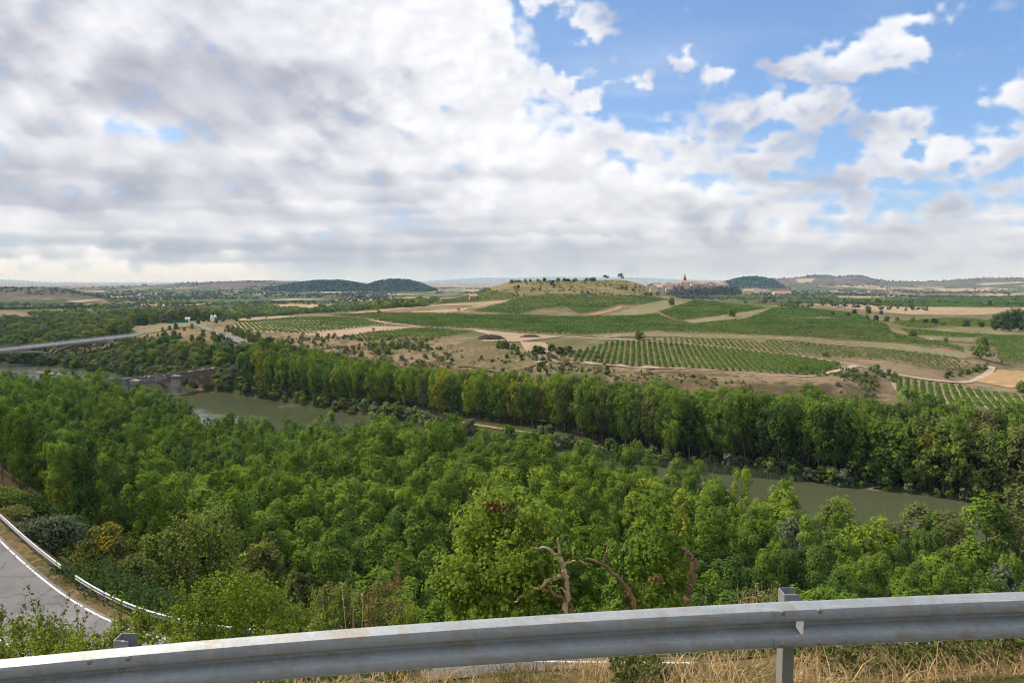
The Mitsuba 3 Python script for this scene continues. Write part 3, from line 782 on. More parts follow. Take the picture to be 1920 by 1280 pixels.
VINEYARDS = {  # outline in the photo, vanishing column of the rows, row spacing, vine spacing, leaves per vine, leaf size, material, soil
    'near_right': ([(1666, 710), (1698, 712), (1800, 726), (1920, 747), (1975, 756), (1975, 785), (1920, 776), (1807, 768), (1725, 754), (1690, 745), (1676, 728)], 1690, 2.9, 0.95, 36, .42, 'leaf_vine', 'mat_palesoil'),
    'terrace': ([(1056, 668), (1100, 655), (1140, 641.5), (1192, 640.5), (1300, 648.5), (1400, 658.5), (1500, 668.5), (1582, 683), (1570, 690.5), (1519, 703.5), (1400, 697), (1250, 689.5), (1178, 686), (1077, 680.5)], 1190, 2.8, 1.1, 26, .50, 'leaf_vine', 'mat_vinesoil'),
    'sparse': ([(1211, 636), (1300, 635), (1400, 638), (1508, 643), (1644, 655), (1760, 667), (1801, 675), (1822, 681), (1780, 693), (1752, 693), (1590, 672), (1400, 655), (1300, 646), (1246, 640)], 1190, 3.0, 1.5, 16, .5, 'leaf_vine', 'mat_vinesoil'),
    'long': ([(700, 600), (760, 593), (833, 588.5), (880, 590), (970, 590), (1060, 595), (1124, 594), (1200, 592.5), (1232, 588.5), (1265, 602), (1300, 607.5), (1219, 621), (1083, 628), (961, 621), (880, 615.5), (783, 611.5)], 500, 2.8, 1.6, 9, .75, 'leaf_vine', 'mat_vinesoil'),
    'east': ([(1303, 607.5), (1400, 598), (1495, 599), (1590, 599), (1660, 607), (1674, 624), (1740, 639), (1807, 653), (1807, 659), (1671, 643), (1536, 634), (1400, 627), (1225, 621)], 500, 2.8, 1.6, 9, .72, 'leaf_vine', 'mat_vinesoil'),
    'upper_east': ([(1236, 587), (1256, 578.5), (1284, 570), (1298, 564), (1340, 567), (1400, 573), (1438, 577.5), (1400, 584), (1366, 589.5), (1272, 602)], 500, 3.0, 2.0, 7, .9, 'leaf_vine', 'mat_vinesoil'),
    'far_corner': ([(1420, 590), (1446, 579), (1536, 580), (1606, 588), (1640, 603), (1590, 598), (1540, 594), (1500, 597), (1405, 597)], 700, 3.0, 2.0, 7, .9, 'leaf_vine', 'mat_drygrass'),
    'west': ([(432, 613), (450, 604), (540, 597), (613, 595), (673, 597.5), (726, 609), (640, 618), (567, 626.5), (540, 625.5), (478, 623)], 390, 3.0, 1.5, 9, .6, 'leaf_vine', 'mat_palesoil'),
    'hill_foot': ([(882, 583), (969, 558), (1043, 552), (1150, 554), (1232, 558), (1254, 562), (1192, 573), (1160, 572), (1120, 583), (1085, 590), (1060, 576), (1020, 578), (970, 589)], 700, 3.0, 2.2, 7, .95, 'leaf_vine', 'mat_vinesoil'),
    'left_slope': ([(640, 589), (760, 577.5), (823, 570), (870, 557), (920, 545), (975, 553), (965, 560), (900, 566), (823, 571), (740, 578)], 300, 3.0, 2.4, 6, 1.0, 'leaf_vine_pale', 'mat_drygrass'),
    'left_middle': ([(617, 591), (700, 586.5), (760, 588), (833, 588), (893, 581), (940, 572), (967, 563), (975, 558), (890, 583), (833, 587), (700, 599), (677, 596)], 300, 2.9, 2.0, 6, .9, 'leaf_vine_pale', 'mat_vinesoil'),
    'slope_edge': ([(640, 635), (710, 622.5), (800, 615.5), (890, 623), (823, 637), (687, 642.5)], 500, 2.8, 1.5, 11, .6, 'leaf_vine', 'mat_vinesoil'),
    'valley_right': ([(1868, 671), (1863, 654), (1830, 637), (1860, 630), (1920, 629), (1975, 630), (1975, 690), (1920, 683), (1875, 682)], 1472, 2.9, 1.4, 9, .62, 'leaf_vine', 'mat_vinesoil'),
    'valley_middle': ([(1687, 618), (1752, 621.5), (1861, 629.5), (1823, 633), (1760, 631), (1712, 629)], 1472, 2.9, 1.7, 8, .75, 'leaf_vine', 'mat_vinesoil'),
    'valley_left': ([(1670, 606), (1700, 602), (1801, 597), (1861, 602), (1900, 606), (1861, 613), (1766, 611), (1700, 613)], 1472, 3.0, 2.0, 7, .9, 'leaf_vine_pale', 'mat_greenfield'),
    'far_right': ([(1450, 569.5), (1560, 566), (1660, 562), (1752, 558.5), (1920, 558), (1980, 558), (1980, 575), (1920, 575.5), (1671, 575), (1620, 570)], 1200, 4.0, 3.5, 5, 1.5, 'leaf_vine', 'mat_greenfield'),
}
VLAB = {'long': 'dark green vines filling the long vineyard across the middle of the valley', 'sparse': 'scattered bush vines on reddish soil above the terrace vineyard', 'east': 'dark green vines of the vineyard right of the long middle one',
        'upper_east': 'vines on the upper right slope below the lone round tree', 'far_corner': 'vines in the small plot beside the beige strip on the right', 'west': 'vine rows with pale soil between, beside the grey road',
        'hill_foot': 'vines at the foot of the flat topped hill', 'left_slope': 'pale green vines climbing the left shoulder of the hill', 'left_middle': 'yellowish vines between the pale field strips on the left',
        'slope_edge': 'vines in the small plot at the edge of the brown slope', 'valley_right': 'vines right of the big lone tree in the side valley', 'valley_middle': 'vines in the narrow plot of the side valley',
        'valley_left': 'light green vines low in the side valley on the right', 'far_right': 'vines covering the far plateau on the right'}


def leaf_tris(c, n, s, rng, quad=False, aspect=0.62):
    """leaf-sized faces at the points c facing n"""
    n = n / (np.linalg.norm(n, axis=1, keepdims=True) + 1e-9)
    t = np.cross(n, rng.normal(size=c.shape))
    t /= np.linalg.norm(t, axis=1, keepdims=True) + 1e-9
    b = np.cross(n, t)
    s = (np.broadcast_to(s, (len(c),)))[:, None]
    k = np.arange(len(c))
    if quad:
        v = np.stack([c + s * t * .6, c + s * b * aspect * .55 - s * n * .10, c - s * t * .55, c - s * b * aspect * .55 - s * n * .10], 1).reshape(-1, 3)
        f = np.concatenate([np.stack([4 * k, 4 * k + 1, 4 * k + 2], 1), np.stack([4 * k, 4 * k + 2, 4 * k + 3], 1)])
    else:
        v = np.stack([c + s * t * .62, c - s * t * .36 + s * b * aspect * .75, c - s * t * .36 - s * b * aspect * .75], 1).reshape(-1, 3)
        f = np.stack([3 * k, 3 * k + 1, 3 * k + 2], 1)
    return v, f


def vines(p, k, s, rng, h=1.15, r=0.55):
    n = len(p)
    o = rng.normal(size=(n, k, 3)) * np.array([r * .55, r * .55, 0])
    o[..., 2] = rng.uniform(.25, h, (n, k))
    sc_ = rng.uniform(.75, 1.2, (n, 1, 1))
    c = p[:, None] + o * sc_
    nn = o * np.array([1.4, 1.4, 0]) + rng.normal(size=o.shape) * .5 + np.array([0, 0, .7])
    return leaf_tris(c.reshape(-1, 3), nn.reshape(-1, 3), rng.uniform(.7, 1.25, n * k) * s, rng)


rng = RS(11)
for vn, (pl, van, rs, vs, k, ls, mt, soil) in VINEYARDS.items():
    xy = pxy(pl)
    poly = sg.Polygon(xy).buffer(0)
    if poly.geom_type != 'Polygon':
        poly = max(poly.geoms, key=lambda g: g.area)
    far_ = np.hypot(*np.array(poly.centroid.coords[0]))
    struct('vineyard_soil', sheet(np.array(poly.exterior.coords), 4 if far_ < 500 else (7 if far_ < 900 else 16), 0.16), soil, True)
    d_ = np.array([(van - 960) / F / .995, 1.0])
    d_ /= np.linalg.norm(d_)
    e_ = np.array([d_[1], -d_[0]])
    co = np.array(poly.exterior.coords)
    lo, hi = (co @ e_).min(), (co @ e_).max()
    l0, l1 = (co @ d_).min() - 5, (co @ d_).max() + 5
    rows = []
    for c in np.arange(lo + rs / 2, hi, rs):
        seg = sg.LineString([e_ * c + d_ * l0, e_ * c + d_ * l1]).intersection(poly.buffer(-.6))
        for g in getattr(seg, 'geoms', [seg]):
            if g.length < 2:
                continue
            m = np.arange(0, g.length, vs)
            m = m + rng.normal(0, .12, len(m))
            a0, a1 = np.array(g.coords[0]), np.array(g.coords[-1])
            p = a0 + (a1 - a0) * (np.clip(m, 0, g.length) / g.length)[:, None] + rng.normal(0, .14, (len(m), 2))
            rows.append(p[rng.uniform(size=len(p)) > {'sparse': .2, 'near_right': 0, 'terrace': 0}.get(vn, .03)])
    if vn in ('near_right', 'terrace'):
        lab = {'near_right': 'row of leafy vines on pale soil, lower right vineyard above the poplars', 'terrace': 'row of low green vines on the terrace behind the umbrella pines'}[vn]
        for p in rows:
            if len(p) < 2:
                continue
            p3 = np.column_stack([p, Z(p[:, 0], p[:, 1])])
            tag(obj('vine_row', vines(p3, k, ls, rng, 1.5 if vn == 'near_right' else 1.25, .85 if vn == 'near_right' else .78), mt), lab, 'vine row',
                'vine rows of the lower right vineyard' if vn == 'near_right' else 'vine rows on the terrace')
    else:
        p = np.vstack([r for r in rows if len(r)])
        p3 = np.column_stack([p, Z(p[:, 0], p[:, 1])])
        g_ = 1.0 if far_ < 600 else 1.25
        tag(obj('vines', vines(p3, k, ls, rng, 1.2 * g_, (.78 if vn in ('sparse', 'west', 'slope_edge') else .6) * g_), mt), VLAB[vn], 'vines', None, 'stuff')

# tracks and roads
TRACKS = [
    ('dirt_track', 3.2, [(1205, 640), (1314, 647.5), (1400, 657), (1500, 667), (1590, 683), (1644, 694.5), (1712, 708), (1788, 719), (1820, 716), (1843, 706), (1857, 697), (1861, 688)], 'mat_track'),
    ('dirt_track', 3.6, [(697, 600.6), (733, 607), (793, 614.5), (883, 618), (950, 625), (1021, 630.5), (1124, 635), (1205, 640)], 'mat_track'),
    ('dirt_track', 3.4, [(1000, 679), (1075, 683), (1178, 690), (1300, 694.5), (1400, 701), (1520, 708), (1590, 692), (1604, 686)], 'mat_track'),
    ('dirt_track', 3.5, [(1674, 622), (1690, 628), (1715, 634), (1730, 639)], 'mat_palesoil'),
    ('dirt_track', 4.0, [(867, 587), (905, 578), (940, 569), (972, 560)], 'mat_palesoil'),
]
for nm, w, pl, mt in TRACKS:
    struct(nm, ribbon(pxy(pl), w, 3.0, 0.27), mt, True)
struct('side_road', ribbon(pxy([(366, 609), (378, 613), (390, 618), (408, 625), (430, 634), (450, 642), (470, 650), (500, 659), (525, 667), (550, 677)]), 5.0, 3.0, 0.45), 'mat_asphalt', True)
# the track along the far bank
tr = np.array([(x, y) for x, y in zip(BANKF[:, 0] + nrm[:, 0] * 7.5, BANKF[:, 1] + nrm[:, 1] * 7.5) if -115 < x < 45])
struct('river_track', ribbon(tr, 1.8, 3.0, 0.2), 'mat_drygrass', True)
#@@PART2
# ------------------------------------------------------------------ trees
GROUPS = {}


def crown_mesh(rng, H, hb, R, prof, n_cl, per, cl_r, leaf, stretch=1.5, up=.35, quad=False, gaps=.12):
    """leaf-sized faces in clumps spread through a crown: H top, hb lowest leaves, R widest radius, prof(t) relative radius"""
    t = rng.beta(1.25, 1.1, n_cl)
    ang = rng.uniform(0, 2 * np.pi, n_cl)
    lobes = 1 + .22 * np.sin(ang * 2 + rng.uniform(0, 6)) + .16 * np.sin(ang * 3 + t * 5 + rng.uniform(0, 6))
    r = R * prof(t) * lobes * np.sqrt(rng.uniform(.12, 1, n_cl))
    c = np.stack([r * np.cos(ang), r * np.sin(ang), hb + (H - hb) * t], 1)
    c = c[rng.uniform(size=n_cl) > gaps]
    sz = rng.uniform(.65, 1.25, len(c)) * cl_r
    o = rng.normal(size=(len(c), per, 3))
    o /= np.linalg.norm(o, axis=2, keepdims=True)
    rad = rng.uniform(.35, 1, (len(c), per, 1)) ** .5
    p = c[:, None] + o * rad * sz[:, None, None] * np.array([1, 1, stretch])
    axis = np.stack([np.zeros(len(c)), np.zeros(len(c)), hb + .45 * (H - hb) + 0 * c[:, 0]], 1)
    out = (c - axis) / np.array([R, R, (H - hb) / 2])
    nn = o * .8 + .8 * out[:, None] + rng.normal(size=o.shape) * .38 + np.array([0, 0, up])
    return leaf_tris(p.reshape(-1, 3), nn.reshape(-1, 3), leaf * rng.uniform(.7, 1.3, p.shape[0] * per), rng, quad), c


def trunk_mesh(rng, H, hb, r0, cl, n_limb=7, lean=.25, sides=6):
    k = 7
    zt = np.linspace(-.4, H * .9, k)
    path = np.stack([np.cumsum(rng.normal(0, lean * .3, k)), np.cumsum(rng.normal(0, lean * .3, k)), zt], 1)
    path[:2, :2] = 0
    ms = [tube(path, np.linspace(r0, r0 * .15, k), sides, False)]
    for c in cl[rng.choice(len(cl), min(n_limb, len(cl)), False)]:
        zb = np.clip(c[2] - np.hypot(c[0], c[1]) * rng.uniform(.6, 1.3), hb * .5, H * .85)
        b = np.array([np.interp(zb, zt, path[:, 0]), np.interp(zb, zt, path[:, 1]), zb])
        mid = b + (c - b) * .5 + rng.normal(0, .12, 3)
        ms.append(tube([b, mid, c], [r0 * .35, r0 * .22, r0 * .08], 4, False))
    return join(ms)


def tree_kind(name, n, seed, leaf_mats, **kw):
    ks = []
    tr = {k: kw.pop(k) for k in ('r0', 'n_limb', 'lean') if k in kw}
    bark = kw.pop('bark', 'mat_bark')
    for i in range(n):
        rng = RS(seed + i)
        k2 = dict(kw)
        k2['R'] = kw['R'] * rng.uniform(.9, 1.12)
        cr, cl = crown_mesh(rng, **k2)
        tk = trunk_mesh(rng, kw['H'], kw['hb'], cl=cl, **tr)
        key = f'{name}_shape_{i:03d}'
        scene[key] = {'type': 'shapegroup', 'crown': ply(cr, leaf_mats[i % len(leaf_mats)]), 'trunk': ply(tk, bark)}
        ks.append(key)
    GROUPS[name] = (ks, kw['H'])


def poplar_prof(t):
    return np.maximum(np.sin(np.pi * np.clip(.12 + .78 * t, 0, 1) ** 1.15), .05) ** .6


def round_prof(t):
    return np.maximum(np.sin(np.pi * np.clip(.14 + .82 * t, 0, 1) ** .85), .05) ** .6


def dome_prof(t):
    return np.sqrt(np.clip(1 - (t * .98) ** 2.2, 0, 1)) * (.75 + .25 * t)


tree_kind('poplar_close', 6, 100, ['leaf_poplar', 'leaf_poplar_dark', 'leaf_poplar', 'leaf_poplar_bright', 'leaf_poplar_dark', 'leaf_poplar'],
          H=17, hb=3.5, R=2.2, prof=poplar_prof, n_cl=54, per=125, cl_r=.78, leaf=.25, stretch=1.4, r0=.16, n_limb=7)
tree_kind('poplar_mid', 6, 140, ['leaf_poplar', 'leaf_poplar_dark', 'leaf_poplar', 'leaf_poplar_bright', 'leaf_poplar_dark', 'leaf_poplar'],
          H=17, hb=4.5, R=2.2, prof=poplar_prof, n_cl=46, per=48, cl_r=.85, leaf=.41, stretch=1.4, r0=.16, n_limb=4)
tree_kind('bank_poplar', 6, 180, ['leaf_poplar', 'leaf_poplar_dark', 'leaf_poplar', 'leaf_olive', 'leaf_poplar_dark', 'leaf_poplar'],
          H=17, hb=4.0, R=3.0, prof=poplar_prof, n_cl=105, per=30, cl_r=.78, leaf=.40, stretch=1.6, r0=.17, n_limb=8, gaps=.2)
tree_kind('bright_poplar', 4, 220, ['leaf_poplar_bright', 'leaf_poplar_bright', 'leaf_poplar', 'leaf_poplar_yellow'],
          H=17, hb=2.5, R=3.2, prof=poplar_prof, n_cl=96, per=28, cl_r=.78, leaf=.42, stretch=1.6, r0=.17, n_limb=6, gaps=.18)
tree_kind('bank_tree', 5, 260, ['leaf_olive', 'leaf_broad', 'leaf_poplar', 'leaf_grey', 'leaf_poplar_bright'],
          H=12, hb=1.2, R=3.6, prof=round_prof, n_cl=110, per=34, cl_r=.85, leaf=.38, stretch=1.2, r0=.2, n_limb=9, gaps=.1)
tree_kind('broadleaf', 6, 300, ['leaf_broad', 'leaf_broad', 'leaf_olive', 'leaf_poplar_dark', 'leaf_grey', 'leaf_broad'],
          H=9, hb=.8, R=3.9, prof=dome_prof, n_cl=85, per=24, cl_r=1.05, leaf=.58, stretch=.9, r0=.2, n_limb=5, gaps=.08)
tree_kind('bush_far', 4, 340, ['leaf_broad', 'leaf_olive', 'leaf_poplar_dark', 'leaf_grey'],
          H=3, hb=.1, R=1.7, prof=dome_prof, n_cl=26, per=16, cl_r=.55, leaf=.42, stretch=.8, r0=.08, n_limb=4)
tree_kind('umbrella_pine', 3, 360, ['leaf_pine'], H=7.5, hb=4.4, R=2.9, prof=dome_prof, n_cl=60, per=30, cl_r=.7, leaf=.32, stretch=.7, r0=.16, n_limb=7)
tree_kind('hill_oak', 3, 380, ['leaf_broad', 'leaf_pine', 'leaf_broad'], H=6, hb=1.0, R=3.2, prof=dome_prof, n_cl=60, per=22, cl_r=.85, leaf=.55, stretch=.85, r0=.22, n_limb=6)


def put(group, key, x, y, H, wide=1.0, rng=None, z=None, var=None, sink=0.0):
    ks, H0 = GROUPS[group]
    i = rng.randint(len(ks)) if var is None else var % len(ks)
    s = H / H0
    sw = s * wide
    z = float(Z(np.array([x]), np.array([y]))[0]) if z is None else z
    scene[key] = {'type': 'instance', 'shape': {'type': 'ref', 'id': ks[i]},
                  'to_world': T().translate([float(x), float(y), float(z) - sink]).rotate([0, 0, 1], float(rng.uniform(0, 360))).rotate([1, 0, 0], float(rng.normal(0, 1.6))).scale([sw, sw, s])}
    return key


def in_view(x, y, m=.70):
    return (y > 5) & (np.abs(x / np.maximum(y, 1)) < m)


def scatter(x0, x1, y0, y1, sp, jit, rng, ang=0.0):
    gx, gy = np.meshgrid(np.arange(-900, 900, sp), np.arange(-900, 900, sp * .95))
    c, s = math.cos(ang), math.sin(ang)
    p = np.stack([gx.ravel() * c - gy.ravel() * s, gx.ravel() * s + gy.ravel() * c], 1) + np.array([(x0 + x1) / 2, (y0 + y1) / 2])
    p = p[(p[:, 0] > x0) & (p[:, 0] < x1) & (p[:, 1] > y0) & (p[:, 1] < y1)]
    return p + rng.normal(0, jit, p.shape)


# the plantation on the near side
rng = RS(21)
p = scatter(-340, 130, 60, 420, 4.7, .75, rng, -.71)
u = bank_u(p[:, 0], p[:, 1])
z = Z(p[:, 0], p[:, 1])
a = p[:, 0] / p[:, 1]
ok = in_view(p[:, 0], p[:, 1], .79) & (u < -river_w(p[:, 0]) - 3) & (z < np.where(p[:, 0] < -25, 18.0, 6.0)) & (z > .3)
edge_r = sst(.16, .30, a)                    # thins out towards the open water on the right
ok &= rng.uniform(size=len(p)) > np.maximum(.05, edge_r * (.30 + .38 * sst(-92, -70, u)))
p, z, a, u = p[ok], z[ok], a[ok], u[ok]
order = np.argsort(np.hypot(p[:, 0], p[:, 1]) + 500 * (np.abs(a) > .66))
p, z, a, u = p[order], z[order], a[order], u[order]
hts = np.interp(p[:, 0], [-320, -190, -118, -98, -62, -42, -15, 40, 75], [12.0, 14.5, 15.0, 12.8, 13.2, 15.8, 17.2, 15.0, 12.0]) * rng.normal(1, .085, len(p)) * (1 + .25 * nb(p[:, 0], p[:, 1], 30, 91))
NEAR_P = []
tone = nb(p[:, 0], p[:, 1], 22, 95)
for i in range(len(p)):
    grp = 'poplar_close' if np.hypot(*p[i]) < 165 else 'poplar_mid'
    var = int(np.clip((tone[i] + .5 + rng.normal(0, .16)) * 6, 0, 5.9))
    var = [1, 4, 0, 2, 5, 3][var]
    if a[i] > .34 and u[i] > -92 and rng.uniform() < .55:
        tag(put('bank_tree', key_for('riverside_tree'), p[i, 0], p[i, 1], hts[i] * .95, 1.0, rng, z[i]),
            'leafy green tree beside the open water in the lower right', 'tree', 'trees beside the near water')
        continue
    if i < 240:
        tag(put(grp, key_for('poplar_tree'), p[i, 0], p[i, 1], hts[i], 1.05, rng, z[i], var), 'green poplar in the near part of the dense plantation below the road', 'tree', 'poplars of the near plantation')
    else:
        put(grp, f'poplar_wood__{i:04d}', p[i, 0], p[i, 1], hts[i], 1.05, rng, z[i], var)
tag('poplar_wood', 'dense green poplar plantation filling the near side of the river', 'wood', None, 'stuff')

# trees along the far bank
rng = RS(22)
p = scatter(-140, 195, 100, 420, 4.6, .8, rng, -.68)
u = bank_u(p[:, 0], p[:, 1])
a = p[:, 0] / p[:, 1]
X = p[:, 0]
lo = np.interp(X, [-125, -62, -50, 28, 40, 200], [2.5, 2.5, 11, 11, 2.5, 2.5])
hi = np.interp(X, [-125, -60, 30, 200], [19, 26, 34, 40])
ok = (u > lo) & (u < hi) & in_view(p[:, 0], p[:, 1], .79) & (X > -122)
ok &= rng.uniform(size=len(p)) > np.where(X < -58, .25, .06)
p, u, a, X = p[ok], u[ok], a[ok], X[ok]
z = Z(p[:, 0], p[:, 1])
front = np.argsort(u + np.hypot(p[:, 0], p[:, 1]) * .06)
n_single = 0
for r_, i in enumerate(front):
    H = np.interp(X[i], [-125, -75, -40, 10, 40, 90, 140], [17, 15.5, 14.2, 15.5, 18.2, 18.2, 17.2]) * rng.normal(1, .06) - max(u[i] - 18, 0) * .06
    bright = (X[i] < 34) and rng.uniform() < np.interp(X[i], [-125, -65, -45, 5, 34], [.25, .55, .8, .7, .1])
    g = 'bright_poplar' if bright else 'bank_poplar'
    if X[i] > 88 and u[i] < 14 and rng.uniform() < .65:
        tag(put('bank_tree', key_for('riverside_tree'), p[i, 0], p[i, 1], H * .85, 1.15, rng, z[i], rng.choice([0, 1, 2])), 'olive green tree leaning over the far bank on the right', 'tree', 'trees of the far bank on the right')
        continue
    if n_single < 60 and u[i] < 9:
        n_single += 1
        lab = 'yellow green poplar in the front row of the far bank' if bright else 'tall green poplar with bare lower trunk in the front row of the far bank'
        tag(put(g, key_for('poplar_tree'), p[i, 0], p[i, 1], H, 1.0, rng, z[i]), lab, 'tree', 'yellow green poplars of the far bank' if bright else 'green poplars of the far bank')
    else:
        put(g, f'far_poplar_wood__{i:04d}', p[i, 0], p[i, 1], H, 1.0, rng, z[i])
tag('far_poplar_wood', 'band of poplars along the far bank of the river', 'wood', None, 'stuff')
# three trees that stand out
for px, py, Yb, H, wd, g, v, lab in [(1745, 930, 190, 14.5, .9, 'bright_poplar', 3, 'pale yellow tree with bare forked stems on the far bank at the right'),
                                     (862, 828, 254, 8, .8, 'bright_poplar', 3, 'small yellow tree at the water edge in the middle of the far bank'),
                                     (1480, 1040, 138, 13.0, 1.05, 'bank_tree', 4, 'round tree with yellow green top standing alone in front of the open river'),
                                     (1350, 1020, 140, 14.0, 1.1, 'bank_tree', 1, 'dark rounded tree left of the open river'),
                                     (1735, 1060, 132, 13.5, 1.15, 'bank_tree', 0, 'broad olive tree before the river at the right'),
                                     (1590, 1060, 136, 12.0, .9, 'bank_tree', 4, 'yellowish tree between the lone round tree and the broad olive tree'),
                                     (1868, 1060, 131, 15.0, 1.1, 'bank_tree', 2, 'green tree before the river at the right edge'),
                                     (1925, 1060, 134, 16.0, 1.1, 'bank_tree', 0, 'olive tree cut by the right edge before the river'),
                                     (1660, 1060, 126, 11.5, 1.05, 'bank_tree', 4, 'yellow green tree at the left of the broad olive tree, nearer the rail'),
                                     (1800, 1060, 127, 12.0, 1.05, 'bank_tree', 0, 'olive tree at the right of the broad olive tree'),
                                     (1420, 1060, 128, 11.0, .95, 'bank_tree', 2, 'green tree under the lone round tree, nearer the rail')]:
    q_ = pt(px, 640, Yb)
    tag(put(g, key_for('standing_tree'), q_[0], Yb, H, wd, rng, max(float(Z(q_[0], Yb)), -.3), v), lab, 'tree')

# undergrowth: bushes along the far bank
rng = RS(23)
pp = scatter(-340, 150, 150, 520, 3.2, .9, rng, -.68)
u = bank_u(pp[:, 0], pp[:, 1])
pp = pp[(u > .6) & (u < np.where(pp[:, 0] < -100, 11.0, 6.5)) & ((pp[:, 0] < -30) | (pp[:, 0] > 35) | (u < 4.5)) & in_view(pp[:, 0], pp[:, 1], .68)]
zz_ = Z(pp[:, 0], pp[:, 1])
for i, (x, y) in enumerate(pp):
    put('bush_far', f'bank_scrub__{i:04d}', x, y, rng.uniform(1.8, 4.8) * (1.25 if x < -100 else 1.0), rng.uniform(.9, 1.3), rng, zz_[i], None, .15)
tag('bank_scrub', 'dark low scrub along the water edge of the far bank', 'scrub', None, 'stuff')

# broadleaf trees on the left: the slope by the old bridge and the valley beyond the new bridge
rng = RS(24)
p = scatter(-285, -112, 330, 560, 6.4, 1.5, rng, .3)
u = bank_u(p[:, 0], p[:, 1])
a = p[:, 0] / p[:, 1] * F * .995 + 960
z = Z(p[:, 0], p[:, 1])
ok = (u > 2) & (u < 62) & (a > 100) & (a < 482) & ~((u > 42) & (a > 340) & (rng.uniform(size=len(p)) < .75)) & ~((a > 330) & (a < 420) & (u > 30) & (rng.uniform(size=len(p)) < .6))
ok &= ~((a > 435) & (u > 30))
p, u, a, z = p[ok], u[ok], a[ok], z[ok]
for i in range(len(p)):
    H = np.interp(u[i], [2, 12, 35, 60], [4.5, 8.5, 8.5, 4.0]) * rng.uniform(.75, 1.2)
    if a[i] < 305:
        H = min(H, max(2.0, CZ - drop_rate(np.interp(a[i], [95, 215, 228, 252, 300], [676, 655, 634, 632, 636])) * p[i, 1] - z[i]))
    tag(put('broadleaf', key_for('broadleaf_tree'), p[i, 0], p[i, 1], H, rng.uniform(.85, 1.2), rng, z[i], None, .2), 'rounded leafy tree on the wooded slope between the two bridges', 'tree', 'trees on the slope between the bridges')
p = scatter(-560, -190, 500, 1060, 9.0, 2.4, rng, .2)
a = p[:, 0] / p[:, 1] * F * .995 + 960
z = Z(p[:, 0], p[:, 1])
u = bank_u(p[:, 0], p[:, 1])
ok = (a > -40) & (a < 420) & (u > 4) & ~((a > 245) & (p[:, 1] < 700)) & (np.abs((p[:, 0] + 309) * .76 - (p[:, 1] - 480) * .65) > 9) & ~((p[:, 1] > np.interp(a, [0, 100, 200, 300, 420], [860, 860, 880, 980, 1060])))
ok &= (nb(p[:, 0], p[:, 1], 60, 33) > -.16) | (p[:, 1] < 640)
p, z, a = p[ok], z[ok], a[ok]
order = np.argsort(p[:, 1])
for r_, i in enumerate(order):
    H = rng.uniform(6.5, 11.5)
    if p[i, 1] < np.interp(a[i], [0, 300], [490, 565]) + 6:
        H = min(H, max(2.0, CZ - drop_rate(np.interp(a[i], [0, 95, 215, 300], [679, 677, 655, 638])) * p[i, 1] - z[i]))
    if r_ < 100:
        tag(put('broadleaf', key_for('valley_tree'), p[i, 0], p[i, 1], H, rng.uniform(.9, 1.25), rng, z[i], None, .2), 'rounded tree in the valley behind the long modern bridge', 'tree', 'trees behind the modern bridge')
    else:
        put('broadleaf', f'valley_wood__{i:04d}', p[i, 0], p[i, 1], H, rng.uniform(.9, 1.25), rng, z[i], None, .2)
tag('valley_wood', 'belt of rounded trees winding through the valley on the left', 'wood', None, 'stuff')

# bushes and small trees placed one by one: (column, row of the foot, height, width factor, kind, variant, label, group)
ONE = []
rng = RS(25)
for px, py in [(702, 661), (718, 658), (735, 656), (748, 655), (762, 654), (775, 657), (708, 668), (790, 652), (726, 664)]:
    ONE.append((px, py, rng.uniform(3.2, 5), 1.05, 'hill_oak', 0, 'small dark tree in the clump below the vineyard corner', 'small trees at the edge of the brown slope'))
for px, py in [(594, 634), (612, 637), (567, 634), (617, 636), (700, 622)]:
    ONE.append((px, py, rng.uniform(2.2, 3.2), .8, 'bush_far', 0, 'small shrub on the bare strip above the brown slope', 'shrubs on the bare strip'))
for px in [427, 438, 447, 455, 466, 475, 484, 494, 505, 515, 452, 470, 489]:
    ONE.append((px, np.interp(px, [427, 515], [624, 655]) + rng.uniform(-3, 6), rng.uniform(3.5, 6), 1.0, 'broadleaf', None, 'bushy tree between the grey side road and the vines', 'bushes by the side road'))
for px, py in [(305, 622), (318, 620), (330, 618), (372, 608), (382, 604), (392, 604), (405, 606), (418, 604), (438, 600), (444, 602), (466, 599), (500, 597), (360, 616), (345, 620)]:
    ONE.append((px, py, rng.uniform(3, 5.5), 1.0, 'broadleaf', rng.choice([2, 0, 4]), 'yellowish bush beside the grass field near the end of the modern bridge', 'bushes near the bridge end'))
for px, py, H in [(936, 655, 4.5), (945, 658, 5), (951, 656, 4), (962, 659, 3.6), (970, 661, 3)]:
    ONE.append((px, py, H, .9, 'hill_oak', 0, 'dark bush beside the pale earth ramp', 'bushes beside the earth ramp'))
for px, py, H, v, lab in [(1025, 706, 2.6, 2, 'round green bush on the brown bank, leftmost of three'), (1091, 702, 2.2, 1, 'small bright bush on the brown bank under the vines'), (1139, 704, 3.6, 2, 'dark bush at the right of the brown bank'),
                          (1053, 704, 4.5, 3, 'thin grey green sapling on the brown bank below the pines')]:
    ONE.append((px, py, H, .8, 'bush_far', v, lab, None))
for px, py, H, w, lab in [(1259, 573, 8.5, .95, 'round lone tree in the beige field under the hill'), (1372, 594, 7.5, 1.0, 'dark lone tree at the end of the beige strip'), (1199, 637, 5.0, 1.15, 'dark round bush at the corner of the terrace vineyard'),
                          (1546, 669, 3.2, 1.2, 'dark bush on the track right of the terrace vineyard'), (1839, 674, 11.0, .95, 'big lone tree where the tracks meet on the right'), (1915, 736, 4.6, 1.2, 'dark bush at the right edge below the ochre field')]:
    ONE.append((px, py, H, w, 'hill_oak', 0 if px != 1839 else 2, lab, None))
